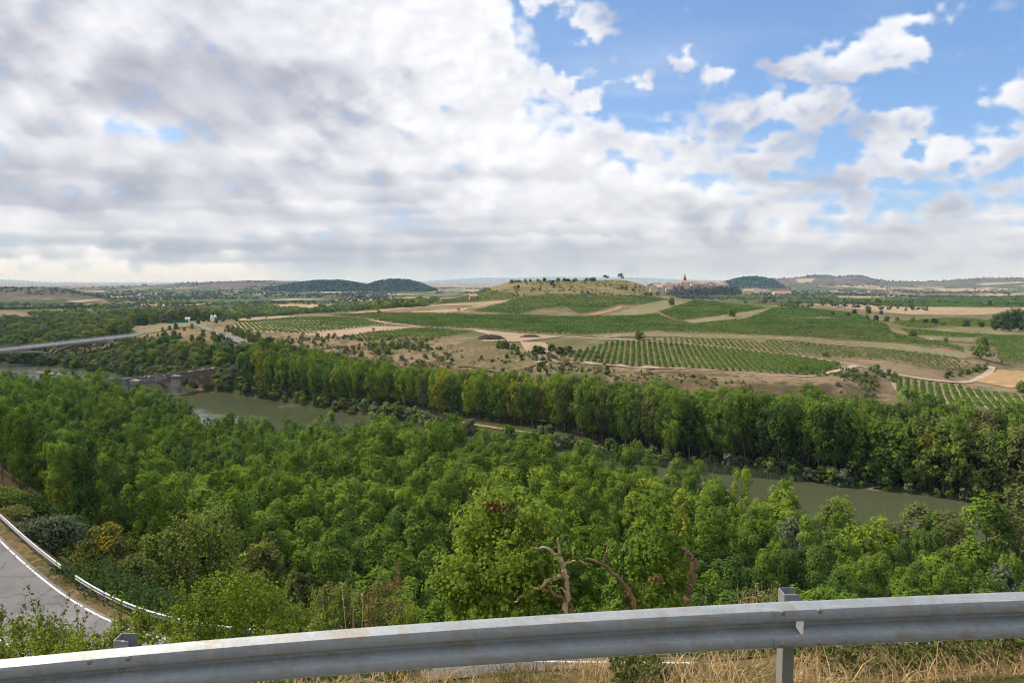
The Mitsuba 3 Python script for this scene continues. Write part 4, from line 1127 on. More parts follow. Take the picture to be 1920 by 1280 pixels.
for i in range(16):
    px = rng.uniform(1632, 1690)
    ONE.append((px, np.interp(px, [1632, 1690], [690, 722]) + rng.uniform(-7, 7), rng.uniform(1.5, 3.4), 1.1, 'bush_far', 3 if i % 2 else 0, 'grey green bush on the gully side at the end of the terrace', 'bushes on the gully side'))
for i in range(22):
    px = rng.uniform(1775, 1852)
    ONE.append((px, np.interp(px, [1775, 1815, 1852], [705, 703, 688]) + rng.uniform(-5, 5), rng.uniform(1.2, 2.8), 1.2, 'bush_far', rng.choice([0, 2, 3]), 'dark bramble bush on the bank inside the bend of the track', 'bushes inside the track bend'))
for px, py, H in [(1602, 589, 6), (1628, 588, 7), (1652, 590, 5), (1625, 600, 6), (1643, 602, 6), (1662, 603, 6), (1682, 602, 4.5), (1711, 605, 6), (1735, 607, 5), (1752, 609, 6), (1768, 610, 4), (1813, 614, 6.5), (1840, 614, 5), (1562, 592, 4), (1590, 594, 4), (1642, 574, 6), (1711, 631, 5.0), (1773, 641, 3.2)]:
    ONE.append((px, py, H, 1.1, 'hill_oak', rng.choice([0, 1]), 'rounded tree along the hollow of the side valley on the right', 'trees of the side valley'))
for px, py, H in [(1868, 620, 15), (1880, 621, 17), (1896, 622, 20), (1910, 622, 20), (1925, 624, 19), (1940, 624, 17)]:
    ONE.append((px, py, H, .75, 'broadleaf', 3, 'tall dark tree in the clump at the right edge of the valley', 'tall trees at the right edge'))
for px, py in [(1005, 679), (1014, 681), (1034, 680), (1050, 681), (1066, 682)]:
    ONE.append((px, py, 7.2 + rng.uniform(-.4, .6), .95, 'umbrella_pine', None, 'umbrella pine in the row of five on the terrace edge', 'five umbrella pines on the terrace edge'))
for px, H in [(1163, 10), (1167, 6), (1134, 8), (1139, 7)]:
    ONE.append((px, 526.5, H, 1.1, 'umbrella_pine', None, 'flat topped pine on the crest of the mesa hill, right end', 'pines on the hill crest'))
for px in np.concatenate([rng.uniform(948, 975, 5), rng.uniform(980, 1010, 3), rng.uniform(1020, 1032, 3), rng.uniform(1045, 1085, 12), rng.uniform(1098, 1122, 5)]):
    ONE.append((px, np.interp(px, [948, 985, 1040, 1160], [530, 528.5, 527.3, 526.6]), rng.uniform(2.2, 5.2), 1.2, 'hill_oak', None, 'dark bushy tree on the crest of the flat topped hill', 'trees along the hill crest'))
for px, py, H in [(1035, 534, 6), (1166, 543, 5), (1174, 544, 4), (1187, 545.5, 4), (1158, 542, 3), (1012, 543, 3), (965, 541, 4), (972, 540, 4), (1102, 551, 4), (1232, 555, 5), (1220, 555, 5), (1212, 554, 4)]:
    ONE.append((px, py, H, 1.2, 'hill_oak', None, 'dark bush scattered on the dry grass of the hill side', 'bushes on the hill side'))
for px, py, H in [(710, 588, 4), (1049, 573, 3), (1045, 575, 3), (860, 583, 3), (668, 584, 4), (895, 561, 4)]:
    ONE.append((px, py, H, 1.2, 'bush_far', 0, 'small dark bush between the upper vineyards', 'bushes between the upper vineyards'))
poss = drop([o[0] for o in ONE], [o[1] for o in ONE])
for o, q_ in zip(ONE, poss):
    nm = {'umbrella_pine': 'pine_tree', 'bush_far': 'bush', 'hill_oak': 'small_tree', 'broadleaf': 'bushy_tree'}[o[4]]
    tag(put(o[4], key_for(nm), q_[0], q_[1], o[2], o[3], rng, q_[2], o[5], .15), o[6], 'tree' if nm.endswith('tree') else 'bush', o[7])
# bushes over the brown slope
p = scatter(-150, 40, 320, 440, 3.6, 1.4, rng, .4)
u = bank_u(p[:, 0], p[:, 1])
ok = (u > 36) & (u < 110) & (nb(p[:, 0], p[:, 1], 16, 44) > .0)
p = p[ok]
z = Z(p[:, 0], p[:, 1])
for i, (x, y) in enumerate(p):
    put('bush_far', f'slope_scrub__{i:04d}', x, y, rng.uniform(.6, 2.2), rng.uniform(1, 1.5), rng, z[i], None, .2)
p2 = scatter(-20, 180, 270, 350, 2.6, 1.1, rng, .4)
u = bank_u(p2[:, 0], p2[:, 1])
p2 = p2[(u > 40) & (u < 90) & (nb(p2[:, 0], p2[:, 1], 9, 46) > .03)]
z2 = Z(p2[:, 0], p2[:, 1])
for i, (x, y) in enumerate(p2):
    put('bush_far', f'slope_scrub__{i + 1000:04d}', x, y, rng.uniform(.4, 1.3), rng.uniform(1, 1.6), rng, z2[i], rng.choice([0, 1, 1]), .2)
p4 = scatter(120, 200, 280, 352, 2.6, 1.0, rng, .4)
p4 = p4[(nb(p4[:, 0], p4[:, 1], 9, 48) > -.02) & (bank_u(p4[:, 0], p4[:, 1]) > 42) & (p4[:, 0] / p4[:, 1] < .462)]
z4 = Z(p4[:, 0], p4[:, 1])
for i, (x, y) in enumerate(p4):
    put('bush_far', f'slope_scrub__{i + 3000:04d}', x, y, rng.uniform(.4, 1.8), rng.uniform(1, 1.7), rng, z4[i], None, .2)
tag('slope_scrub', 'low dry scrub dotted over the brown slope above the poplars', 'scrub', None, 'stuff')


# far scrub, hedges and woods
def clumps(p, H, k, leaf, rng, flat=.8):
    n = len(p)
    H = np.broadcast_to(H, (n,))
    o = rng.normal(size=(n, k, 3))
    o /= np.linalg.norm(o, axis=2, keepdims=True)
    c = p[:, None] + o * (H * .55)[:, None, None] * np.array([1.1, 1.1, flat]) + np.array([0, 0, 1]) * (H * .42)[:, None, None]
    return leaf_tris(c.reshape(-1, 3), (o + rng.normal(size=o.shape) * .4).reshape(-1, 3), np.repeat(H, k) * leaf * rng.uniform(.8, 1.25, n * k), rng)


rng = RS(26)
lr = np.exp(rng.uniform(math.log(1000), math.log(6500), 26000))
la = rng.uniform(-.66, .66, len(lr))
x, y = la * lr, lr
m = meshkit.fbm(np.stack([x / 130, y / 300, x * 0], -1), 3, 51) + .25 * meshkit.fbm(np.stack([x / 900, y / 1200, x * 0], -1), 2, 52)
px_ = la * F * .995 + 960
dens = np.where(px_ < 860, .70, .71)
ok = (m > dens) & ~((px_ > 620) & (px_ < 1300) & (y < 1450)) & ~((y < 1900) & (px_ > 1300) & (rng.uniform(size=len(x)) < .75))
x, y = x[ok], y[ok]
p3 = np.column_stack([x, y, Z(x, y)])
tag(obj('far_scrub', clumps(p3, rng.uniform(2, 5.5, len(x)) * np.clip(y / 1800, 1, 1.8), 9, .75, rng), 'leaf_scrub'), 'dark hedges and thickets dotted over the distant farmland', 'scrub', None, 'stuff')
# tree belts of the middle distance on the left
bx, by = [], []
for (xa, ya, xb, yb, n, sp) in [(260, 603, 420, 599, 90, 2), (420, 596, 640, 583, 150, 2.5), (640, 581, 800, 572, 130, 2.5), (250, 585, 560, 583, 110, 5), (60, 592, 180, 596, 26, 3), (190, 588, 260, 597, 22, 3),
                               (600, 577, 820, 566, 110, 3), (440, 578, 520, 577, 40, 3), (0, 572, 240, 578, 60, .8), (200, 566, 420, 572, 45, 2), (1540, 570, 1700, 569, 20, 1)]:
    t = rng.uniform(size=n)
    bx.append(xa + (xb - xa) * t)
    by.append(ya + (yb - ya) * t + rng.normal(0, sp * .5, n))
q_ = drop(np.concatenate(bx), np.concatenate(by))
q_ = q_[(q_[:, 1] > 800)]
tag(obj('far_tree_belt', clumps(q_, rng.uniform(5, 10, len(q_)), 34, .42, rng), 'leaf_broad'), 'dark tree belts along the valley floor on the left', 'wood', None, 'stuff')
# pine woods on the two dark hills
for i, lab, n in [(2, 'dense dark pine wood covering the twin hills on the left horizon', 9000), (3, 'dark wood on the hill right of the town', 3500)]:
    nm, Yr, ry, aa, zt = _rf[i]
    yv = rng.uniform(Yr - 1.5 * ry, Yr + .6 * ry, n)
    av = rng.uniform(aa[0], aa[-1], n)
    xv = av * yv
    h = ridge_h(i, xv, yv)
    ok = h > (10 if i == 2 else 17) + 8 * nb(xv, yv, 90, 12)
    xv, yv = xv[ok], yv[ok]
    tag(obj('pine_wood', clumps(np.column_stack([xv, yv, Z(xv, yv)]), rng.uniform(4, 9, len(xv)), 8, .8, rng, 1.0), 'leaf_pine'), lab, 'wood', None, 'stuff')

# low scrub on the hill
q_ = drop(rng.uniform(900, 1225, 420), rng.uniform(527, 556, 420))
q_ = q_[(q_[:, 1] > 850) & (q_[:, 1] < 1300) & (nb(q_[:, 0], q_[:, 1], 45, 57) > -.03)]
tag(obj('hill_scrub', clumps(q_, rng.uniform(.8, 2.8, len(q_)), 14, .5, rng), 'leaf_scrub'), 'low scrub dotted over the dry sides of the flat topped hill', 'scrub', None, 'stuff')

# the town on its hill
rng = RS(27)
ht = drop(np.concatenate([rng.uniform(1218, 1262, 30), rng.uniform(1225, 1275, 14), rng.uniform(1292, 1342, 34), rng.uniform(1240, 1300, 16), rng.uniform(1300, 1365, 14)]),
          np.concatenate([rng.uniform(541, 551, 30), rng.uniform(536, 540, 14), rng.uniform(533.8, 539, 34), rng.uniform(534.5, 537, 16), rng.uniform(535, 541, 14)]))
low = drop(rng.uniform(1392, 1446, 26), rng.uniform(546, 554, 26))


def house(pos, w, d, h, yaw, wall, roof, label, group, key='town_house'):
    k = key_for(key)
    M = frame(pos - np.array([0, 0, 1.5]), (math.cos(yaw), math.sin(yaw), 0), (-math.sin(yaw), math.cos(yaw), 0))
    h = h + 1.5
    wv_ = np.array([(-w, -d, 0), (w, -d, 0), (w, d, 0), (-w, d, 0), (-w, -d, 2 * h), (w, -d, 2 * h), (w, d, 2 * h), (-w, d, 2 * h), (-w, 0, 2 * h + d * .8), (w, 0, 2 * h + d * .8)]) / 2
    wf = np.array([(0, 1, 5), (0, 5, 4), (1, 2, 6), (1, 6, 5), (2, 3, 7), (2, 7, 6), (3, 0, 4), (3, 4, 7), (4, 7, 8), (5, 9, 6)])
    scene[k + '__wall'] = ply(xf((wv_, wf), M), wall)
    e_ = .35
    rz = h + .02
    rv = np.array([(-w / 2 - e_, -d / 2 - e_, rz - .15), (w / 2 + e_, -d / 2 - e_, rz - .15), (w / 2 + e_, 0, rz + d * .4 + .05), (-w / 2 - e_, 0, rz + d * .4 + .05), (w / 2 + e_, d / 2 + e_, rz - .15), (-w / 2 - e_, d / 2 + e_, rz - .15)])
    rv = np.vstack([rv, rv + [0, 0, .25]])
    rf = np.array([(6, 7, 8), (6, 8, 9), (9, 8, 10), (9, 10, 11), (0, 2, 1), (0, 3, 2), (3, 4, 2), (3, 5, 4), (0, 1, 7), (0, 7, 6), (5, 10, 4), (5, 11, 10)])
    scene[k + '__roof'] = ply(xf((rv, rf), M), roof)
    wn = []
    for s_ in np.arange(-w / 2 + 1.5, w / 2 - 1, 3.2):
        for lv in (h * .35 + .6, h * .8):
            wn.append(box((s_ - .45, -d / 2 - .03, lv - .7), (s_ + .45, -d / 2 - .004, lv + .7)))
    if wn:
        scene[k + '__window'] = ply(xf(join(wn), M), 'mat_window_dark')
        tag(k + '__window', kind='stuff')
    tag(k, label, 'house', group)


for q_ in ht:
    house(q_, rng.uniform(7, 14), rng.uniform(7, 10), rng.uniform(5, 8.5), rng.choice([0, .3, 1.4, 1.2, -.3]) + rng.normal(0, .1), 'mat_wall_' + rng.choice(list('abcd')), 'mat_roof_' + rng.choice(list('abc')),
          'tile roofed house of the distant town around the church', 'houses of the hilltop town')
for q_ in low:
    house(q_, rng.uniform(8, 16), rng.uniform(7, 10), rng.uniform(4, 6), rng.choice([0, .2, 1.4]) + rng.normal(0, .1), 'mat_wall_' + rng.choice(list('abd')), 'mat_roof_' + rng.choice(list('abc')),
          'pinkish house in the low quarter right of the hilltop town', 'houses of the low quarter')
q_ = drop([1466, 1380], [553.5, 546])
house(q_[0], 62, 22, 8, .05, 'mat_wall_b', 'mat_roof_red', 'long building with a bright red roof right of the town', None, 'long_building')
house(drop([1420], [547])[0], 40, 14, 6, -.05, 'mat_wall_c', 'mat_roof_c', 'dark roofed barn between the town and the red roofed building', None, 'barn')
for px, py, lab in [(352, 603.5, 'tiny white house beside the green sheeting at the valley edge'), (1865, 549, 'pale farmhouse in the far fields on the right')]:
    house(drop([px], [py])[0], 3.4, 3, 2.6, .3, 'mat_whitewash', 'mat_wall_d', lab, None, 'farmhouse')
# church
cq = drop([1285], [534.5])[0]
ck = tag('church', 'church with a tall dark spire and broad tiled roof on top of the town', 'church')
bz = cq[2] - 1
M = frame(np.array([cq[0], cq[1], bz]), (1, .12, 0), (-.12, 1, 0))
scene['church__nave'] = ply(xf(box((-16, -8, 0), (16, 8, 9.5)), M), 'mat_wall_b')
hv = np.array([(-17, -9, 9.4), (17, -9, 9.4), (17, 9, 9.4), (-17, 9, 9.4), (-8, 0, 14.5), (8, 0, 14.5)])
scene['church__roof'] = ply(xf((hv, np.array([(0, 1, 5), (0, 5, 4), (1, 2, 5), (2, 3, 4), (2, 4, 5), (3, 0, 4), (0, 2, 1), (0, 3, 2)])), M), 'mat_roof_b')
tw = [box((-3.2, -3.2, 0), (3.2, 3.2, 18)), box((-3.5, -3.5, 18.0), (3.5, 3.5, 18.7)), box((-2.5, -2.5, 18.7), (2.5, 2.5, 23.5)), box((-2.8, -2.8, 23.5), (2.8, 2.8, 24))]
oc = trimesh.creation.cone(radius=2.3, height=11, sections=8)
tw.append((np.array(oc.vertices) + [0, 0, 24], np.array(oc.faces)))
for s_ in ((-1, -1), (1, -1), (1, 1), (-1, 1)):
    oc = trimesh.creation.cone(radius=.5, height=3, sections=6)
    tw.append((np.array(oc.vertices) + [s_[0] * 2.9, s_[1] * 2.9, 18.7], np.array(oc.faces)))
Mt = frame(np.array([cq[0] + .5, cq[1] + 10, bz]), (1, .12, 0), (-.12, 1, 0))
scene['church__tower'] = ply(xf(join(tw), Mt), 'mat_tower_brick')
scene['church__belfry_opening'] = ply(xf(join([box((-1.4, -3.26, 12.5), (-.3, -3.21, 16.5)), box((.3, -3.26, 12.5), (1.4, -3.21, 16.5)), box((-.6, -2.56, 19.5), (.6, -2.51, 22.6))]), Mt), 'mat_window_dark')
# scrub on the town hill
tp = drop(rng.uniform(1215, 1390, 420), rng.uniform(541, 562, 420))
tp = tp[np.abs(tp[:, 1] - 2300) < 420]
tag(obj('town_hill_scrub', clumps(tp, rng.uniform(4, 9, len(tp)), 16, .55, rng), 'leaf_scrub'), 'grey green scrub and trees on the steep side below the town', 'scrub', None, 'stuff')
tp = drop(rng.uniform(1340, 1560, 260), rng.normal(560, 1.3, 260))
tag(obj('town_foot_wood', clumps(tp, rng.uniform(6, 11, len(tp)), 16, .55, rng), 'leaf_broad'), 'dark tree belt at the foot of the town', 'wood', None, 'stuff')
# power pylons on the skyline
for px in (1652, 1732):
    q_ = pt(px, 528, 4700)
    z0 = float(Z(q_[0], 4700))
    k = tag(key_for('power_pylon'), 'thin power pylon on the far right skyline' + (', right one' if px > 1700 else ', left one'), 'pylon', 'pylons on the skyline')
    scene[k + '__mast'] = ply(join([tube([(q_[0] + sx * 3, 4700 + sy * 3, z0 - 1), (q_[0] + sx * .5, 4700 + sy * .5, z0 + 30)], [.5, .3], 4) for sx in (-1, 1) for sy in (-1, 1)]), 'mat_galv_dark')
    scene[k + '__cross_arm'] = ply(join([box((q_[0] - 6, 4699.6, z0 + 22), (q_[0] + 6, 4700.4, z0 + 22.8)), box((q_[0] - 4.5, 4699.6, z0 + 27), (q_[0] + 4.5, 4700.4, z0 + 27.8))]), 'mat_galv_dark')
#@@PART3
#@@PART3
# ------------------------------------------------------------------ the modern bridge
e1 = np.array([.65, .76]) / math.hypot(.65, .76)
e2 = np.array([e1[1], -e1[0]])            # towards the viewer's right
Q0 = np.array([-309.0, 480.0])


def deck_z(s):
    return np.where(s > 0, 9.9 + .0595 * s, 9.9 + .030 * s)


def bp(s, o, z):
    s, o, z = np.broadcast_arrays(np.asarray(s, float), o, z)
    q_ = Q0 + s[..., None] * e1 + o[..., None] * e2
    return np.concatenate([q_, z[..., None]], -1)


def slab(ss_, o0, o1, z0, z1):
    """a strip along the bridge between two offsets, from height z0(s) to z1(s)"""
    v = np.stack([bp(ss_, o0, z0), bp(ss_, o1, z0), bp(ss_, o1, z1), bp(ss_, o0, z1)], 1).reshape(-1, 3)
    n = len(ss_)
    f = []
    for k in range(n - 1):
        a = 4 * k
        for j in range(4):
            b0, b1 = a + j, a + (j + 1) % 4
            f += [(b0, b0 + 4, b1 + 4), (b0, b1 + 4, b1)]
    f += [(0, 1, 2), (0, 2, 3)]
    a = 4 * (n - 1)
    f += [(a, a + 2, a + 1), (a, a + 3, a + 2)]
    return v, np.array(f)


bk = tag('road_bridge', 'long modern bridge with slim deck on shallow arches crossing the river at the left', 'bridge')
S_ = np.linspace(-62, 101, 60)
scene[bk + '__deck'] = ply(slab(S_, -4.6, 4.6, deck_z(S_) - .9, deck_z(S_)), 'mat_concrete')
scene[bk + '__deck_edge'] = ply(slab(S_, 4.603, 4.85, deck_z(S_) - .75, deck_z(S_) + .35), 'mat_concrete')
scene[bk + '__deck_edge_001'] = ply(slab(S_, -4.85, -4.603, deck_z(S_) - .75, deck_z(S_) + .35), 'mat_concrete')
scene[bk + '__road_surface'] = ply(slab(S_, -3.6, 3.6, deck_z(S_) + .002, deck_z(S_) + .03), 'mat_asphalt')
for k, o in enumerate((4.72, -4.72)):
    rl = [slab(S_, o - .03, o + .03, deck_z(S_) + h, deck_z(S_) + h + .07) for h in (.62, .95, 1.28)]
    for s_ in np.arange(-60, 100, 2.2):
        c = bp(s_, o, deck_z(s_))
        rl.append(box(c + [-.05, -.05, .3], c + [.05, .05, 1.32]))
    scene[bk + '__railing' + ('' if k == 0 else '_001')] = ply(join(rl), 'mat_concrete')
    tag(bk + '__railing' + ('' if k == 0 else '_001'), kind='stuff')
springs = [(-56, 2.2, 27), (27, 5.0, 66), (66, 10.2, 100)]
n_r = n_s = 0
for (sa, za, sb) in springs:
    zb = {27: 5.0, 66: 10.2, 100: 15.0}[sb]
    crown = .5 if sa != -56 else .62
    for o in (3.2, -3.2):
        t = np.linspace(0, 1, 26)
        sv = sa + (sb - sa) * t
        base = za + (zb - za) * t
        topz = deck_z(sv) - 1.25
        w_ = (4 * t * (1 - t)) ** .55
        zc = np.minimum(base + (topz - base) * np.clip(w_ * 1.06, 0, 1), topz)
        scene[bk + '__arch_rib' + ('' if n_r == 0 else f'_{n_r:03d}')] = ply(slab(sv, o - .5, o + .5, zc - .55, zc + .45), 'mat_ochreconcrete')
        n_r += 1
        # struts between rib and deck
        for sp, dr_ in ((.07, 0), (.13, .07), (.20, 0), (.27, .07), (.93, 0), (.87, -.07), (.80, 0), (.73, -.07)):
            ss_ = sa + (sb - sa) * sp
            zz0 = np.interp(sp, t, zc)
            st = ss_ + (sb - sa) * dr_
            if deck_z(st) - 1.0 - zz0 < .8:
                continue
            p0, p1 = bp(ss_, o, zz0), bp(st, o, deck_z(st) - .9)
            scene[bk + '__strut' + ('' if n_s == 0 else f'_{n_s:03d}')] = ply(tube([p0, p1], .32, 4), 'mat_ochreconcrete')
            n_s += 1
for k, (s_, zt) in enumerate([(27, 5.2), (66, 10.3)]):
    c = bp(s_, 0, 0)
    M = frame(np.array([c[0], c[1], 0]), (e1[0], e1[1], 0), (e2[0], e2[1], 0))
    scene[bk + '__pier' + ('' if k == 0 else '_001')] = ply(xf(join([box((-1.1, -4.6, -3), (1.1, -1.8, zt)), box((-1.1, 1.8, -3), (1.1, 4.6, zt))]), M), 'mat_concrete')

# ------------------------------------------------------------------ the ruined stone bridge
f1 = np.array([.54, .84])
f1 /= np.linalg.norm(f1)
f2 = np.array([f1[1], -f1[0]])            # the downstream face, towards the viewer
P0 = np.array([-156.0, 362.5])
ob = tag('stone_bridge', 'ruined old stone bridge with pointed pier and one broken arch over the river', 'bridge')
MB = frame(np.array([P0[0], P0[1], 0.0]), (f1[0], f1[1], 0), (f2[0], f2[1], 0))
TOPZ = 8.7


def arch_profile(s0, s1, spring, rise, n=18):
    t = np.linspace(0, np.pi, n)
    c, h = (s0 + s1) / 2, (s1 - s0) / 2
    return [(c - h * math.cos(a), spring + rise * math.sin(a)) for a in t]


def wall_of(profile, half):
    poly = sg.Polygon(profile).buffer(0)
    m = trimesh.creation.extrude_polygon(poly, 2 * half, engine='earcut')
    v = np.array(m.vertices)
    return np.stack([v[:, 0], v[:, 2] - half, v[:, 1]], 1), np.array(m.faces)[:, ::-1]


low = -2.5
pf = [(-46, low), (-46, TOPZ + .4)] + [(-46 + k * 3, TOPZ + .15 + .25 * math.sin(k * 1.7)) for k in range(1, 16)] + [(2.6, TOPZ)]
under = [(2.6, low), (-2.6, low), (-2.6, 0.6)] + arch_profile(-2.6, -17.4, .6, 5.6)[1:-1] + [(-17.4, .6), (-17.4, low), (-22, low), (-22, .6)] + arch_profile(-22, -36, .6, 5.2)[1:-1] + [(-36, .6), (-36, low)]
scene[ob + '__spandrel'] = ply(xf(wall_of(pf + under, 2.3), MB), 'mat_oldstone')
# right arch, broken open towards the bank
pr = [(2.604, TOPZ)] + [(2.6 + k * 2.2, TOPZ + .1 * k + .2 * math.sin(k * 2.1)) for k in range(1, 10)] + [(24.5, TOPZ + 1.1), (27, 6.6), (29.5, 3.6), (31, 1.2), (31.5, low), (15.8, low), (15.8, .8)] + arch_profile(15.8, 2.604, .8, 6.0)[1:-1] + [(2.604, .8)]
scene[ob + '__arch'] = ply(xf(wall_of(pr, 2.2), MB), 'mat_oldstone')
for k, s_ in enumerate((0.0, -19.7)):
    cut = sg.Polygon([(-2.7, 2.2), (2.7, 2.2), (2.7, 3.2), (0, 6.0), (-2.7, 3.2)])
    m = trimesh.creation.extrude_polygon(cut, TOPZ - .5 - low, engine='earcut')
    v = np.array(m.vertices) + [s_, 0, low]
    cap = np.array([(-2.9, 2.1, TOPZ - .5), (2.9, 2.1, TOPZ - .5), (2.9, 3.3, TOPZ - .5), (0, 6.3, TOPZ - .5), (-2.9, 3.3, TOPZ - .5), (0, 2.35, TOPZ + .35)]) + [s_, 0, 0]
    cf = np.array([(0, 2, 1), (0, 3, 2), (0, 4, 3), (0, 1, 5), (1, 2, 5), (2, 3, 5), (3, 4, 5), (4, 0, 5)])
    scene[ob + '__cutwater' + ('' if k == 0 else '_001')] = ply(xf(join([(v, np.array(m.faces)), (cap, cf)]), MB), 'mat_oldstone')
cop = []
rngb = RS(31)
s_ = -45.5
while s_ < 23:
    L = rngb.uniform(.7, 1.5)
    if rngb.uniform() < .82:
        zt = TOPZ + (.15 if s_ < 2 else .08 * (s_ - 2) / 2.2 + .1)
        for o in (2.15, -2.15):
            cop.append(box((s_, o - .28, zt - .1), (s_ + L - .05, o + .28, zt + rngb.uniform(.25, .55))))
    s_ += L
scene[ob + '__coping'] = ply(xf(join(cop), MB), 'mat_coping')
tag(ob + '__coping', 'dark broken coping stones along the top', kind='stuff')
foot = [box((-3.6, 2.0, -1.5), (3.6, 7.2, .25)), box((14.8, -2.6, -1.5), (22, 2.9, .22))]
scene[ob + '__footing'] = ply(xf(join(foot), MB), 'mat_oldstone')
# stranded gravel bar, driftwood
bar = sheet(pxy([(62, 697), (84, 697.5), (108, 700), (121, 703), (114, 704.5), (86, 701)]), 3, 0)
bv = bar[0].copy()
bv[:, 2] = .16 + .1 * nb(bv[:, 0], bv[:, 1], 3, 8)
struct('gravel_bar', (bv, bar[1]), 'mat_stubble', True)


def driftwood(px, py, L, seed, label, yaw):
    r_ = RS(seed)
    d = ray(px, py)
    Yb = CZ / -d[2] * d[1]
    c = np.array([CZ / -d[2] * d[0], Yb, .1])
    ms = []
    ax = np.array([math.cos(yaw), math.sin(yaw), .03])
    ms.append(tube([c - ax * L / 2, c + [0, 0, .15], c + ax * L / 2 + [0, 0, .3]], [.16, .13, .05], 5))
    for _ in range(8):
        t = r_.uniform(-.4, .45)
        b = c + ax * L * t
        d_ = ax * r_.uniform(-.6, 1) + r_.normal(0, .6, 3) * [1, 1, .4] + [0, 0, .45]
        ms.append(tube([b, b + d_ * .6 + r_.normal(0, .1, 3), b + d_ * r_.uniform(.9, 1.7)], [.08, .06, .02], 4))
    tag(obj('driftwood', join(ms), 'mat_deadwood', 40), label, 'driftwood')


driftwood(541, 762, 7.5, 1, 'bleached dead branch stranded in the water before the poplars, left of the middle', .1)
driftwood(1638, 916, 4.2, 2, 'bleached root stranded at the foot of the far bank on the right', .4)
driftwood(402, 735, 3.5, 3, 'small pale branch in the water beside the old bridge', .8)

# ------------------------------------------------------------------ small things of the valley
sq = drop([397.5, 403.8], [604, 603.5])
for k in range(2):
    b = sq[k] * [1, 1, 1] - [0, 0, 0.5]
    key = tag(key_for('silo'), ('left one of the two white silos' if k == 0 else 'right one of the two white silos') + ' above the road on the left', 'silo', 'white silos')
    v, f = tube([b, b + [0, 0, 5.4]], 1.15, 16)
    scene[key + '__tank'] = ply((v, f), 'mat_whitewash', 40)
    v, f = tube([b + [0, 0, 5.4], b + [0, 0, 6.2], b + [0, 0, 6.35]], [1.15, .5, .2], 16)
    scene[key + '__cap'] = ply((v, f), 'mat_whitewash', 40)
    scene[key + '__band'] = ply(tube([b + [0, 0, .3], b + [0, 0, 1.0]], 1.17, 16), 'mat_orange_paint', 40)
gq = drop([332], [605.5])[0]
gk = tag('sheeted_load', 'long low green sheeted stack beside the grass field at the valley edge', 'sheeted stack')
prof_ = [(-8, 0), (-8, 1.1), (-5, 1.7), (-1, 1.4), (1, 2.6), (6, 2.9), (7, 0)]
m = trimesh.creation.extrude_polygon(sg.Polygon(prof_), 3.5, engine='earcut')
v = np.array(m.vertices)
scene[gk] = ply((np.stack([v[:, 0] + gq[0], v[:, 2] + gq[1], v[:, 1] + gq[2] - .3], 1), np.array(m.faces)[:, ::-1]), 'mat_green_sheet')
hq = drop([887], [562])[0]
house(hq, 9, 6, 4.5, .2, 'mat_hut', 'mat_hut', 'small ochre ruined hut among the vines on the left shoulder of the hill', None, 'hut')
# the dark manure heaps on the yard
for k, (px, py, rx, ry, h, mt, lab) in enumerate([(922, 635.5, 8.5, 6, 2.0, 'mat_heap', 'dark grey heap of earth at the left of the bare yard'), (994, 632.5, 7.2, 3.6, 1.3, 'mat_heap', 'low dark brown heap on the bare yard, right one')]):
    c = drop([px], [py])[0]
    g = np.linspace(-1.15, 1.15, 40)
    gx, gy = np.meshgrid(g, g, indexing='ij')
    rr_ = np.hypot(gx, gy)
    X_, Y_ = c[0] + gx * rx, c[1] + gy * ry
    zz = Z(X_, Y_) - .3 + (h + .3) * np.maximum(1 - rr_ ** 2.6, -.05) * (1 + .9 * nb(X_, Y_, 1.6, 5 + k)) + .3 * nb(X_, Y_, .7, 9)
    i, j = np.meshgrid(np.arange(39), np.arange(39), indexing='ij')
    a = (i * 40 + j).ravel()
    tag(obj('earth_heap', (np.stack([X_, Y_, zz], -1).reshape(-1, 3), np.concatenate([np.stack([a, a + 40, a + 41], 1), np.stack([a, a + 41, a + 1], 1)])), mt, False), lab, 'heap')


def car(px, py, label, yaw):
    c = drop([px], [py])[0]
    k = tag(key_for('parked_car'), label, 'car')
    M = frame(c, (math.cos(yaw), math.sin(yaw), 0), (-math.sin(yaw), math.cos(yaw), 0))
    side = [(-2.1, .35), (-2.15, .85), (-1.9, 1.0), (-1.5, 1.5), (.3, 1.52), (.95, 1.02), (2.0, .9), (2.15, .6), (2.1, .35)]
    m = trimesh.creation.extrude_polygon(sg.Polygon(side), 1.7, engine='earcut')
    v = np.array(m.vertices)
    scene[k + '__body'] = ply(xf((np.stack([v[:, 0], v[:, 2] - .85, v[:, 1]], 1), np.array(m.faces)[:, ::-1]), M), 'mat_carpaint')
    scene[k + '__window'] = ply(xf(join([box((-1.4, -.856, 1.03), (.35, -.852, 1.42)), box((-1.4, .852, 1.03), (.35, .856, 1.42))]), M), 'mat_window_dark')
    n = 0
    for sx in (-1.3, 1.3):
        for sy in (-.86, .86):
            w = tube([(sx, sy - .1, .33), (sx, sy + .1, .33)], .33, 14)
            scene[k + '__wheel' + ('' if n == 0 else f'_{n:03d}')] = ply(xf(w, M), 'mat_tyre')
            n += 1


car(835, 590, 'white car parked among the vines left of the middle', .2)
car(1750, 639, 'pale car parked beside the vines in the side valley', -.1)

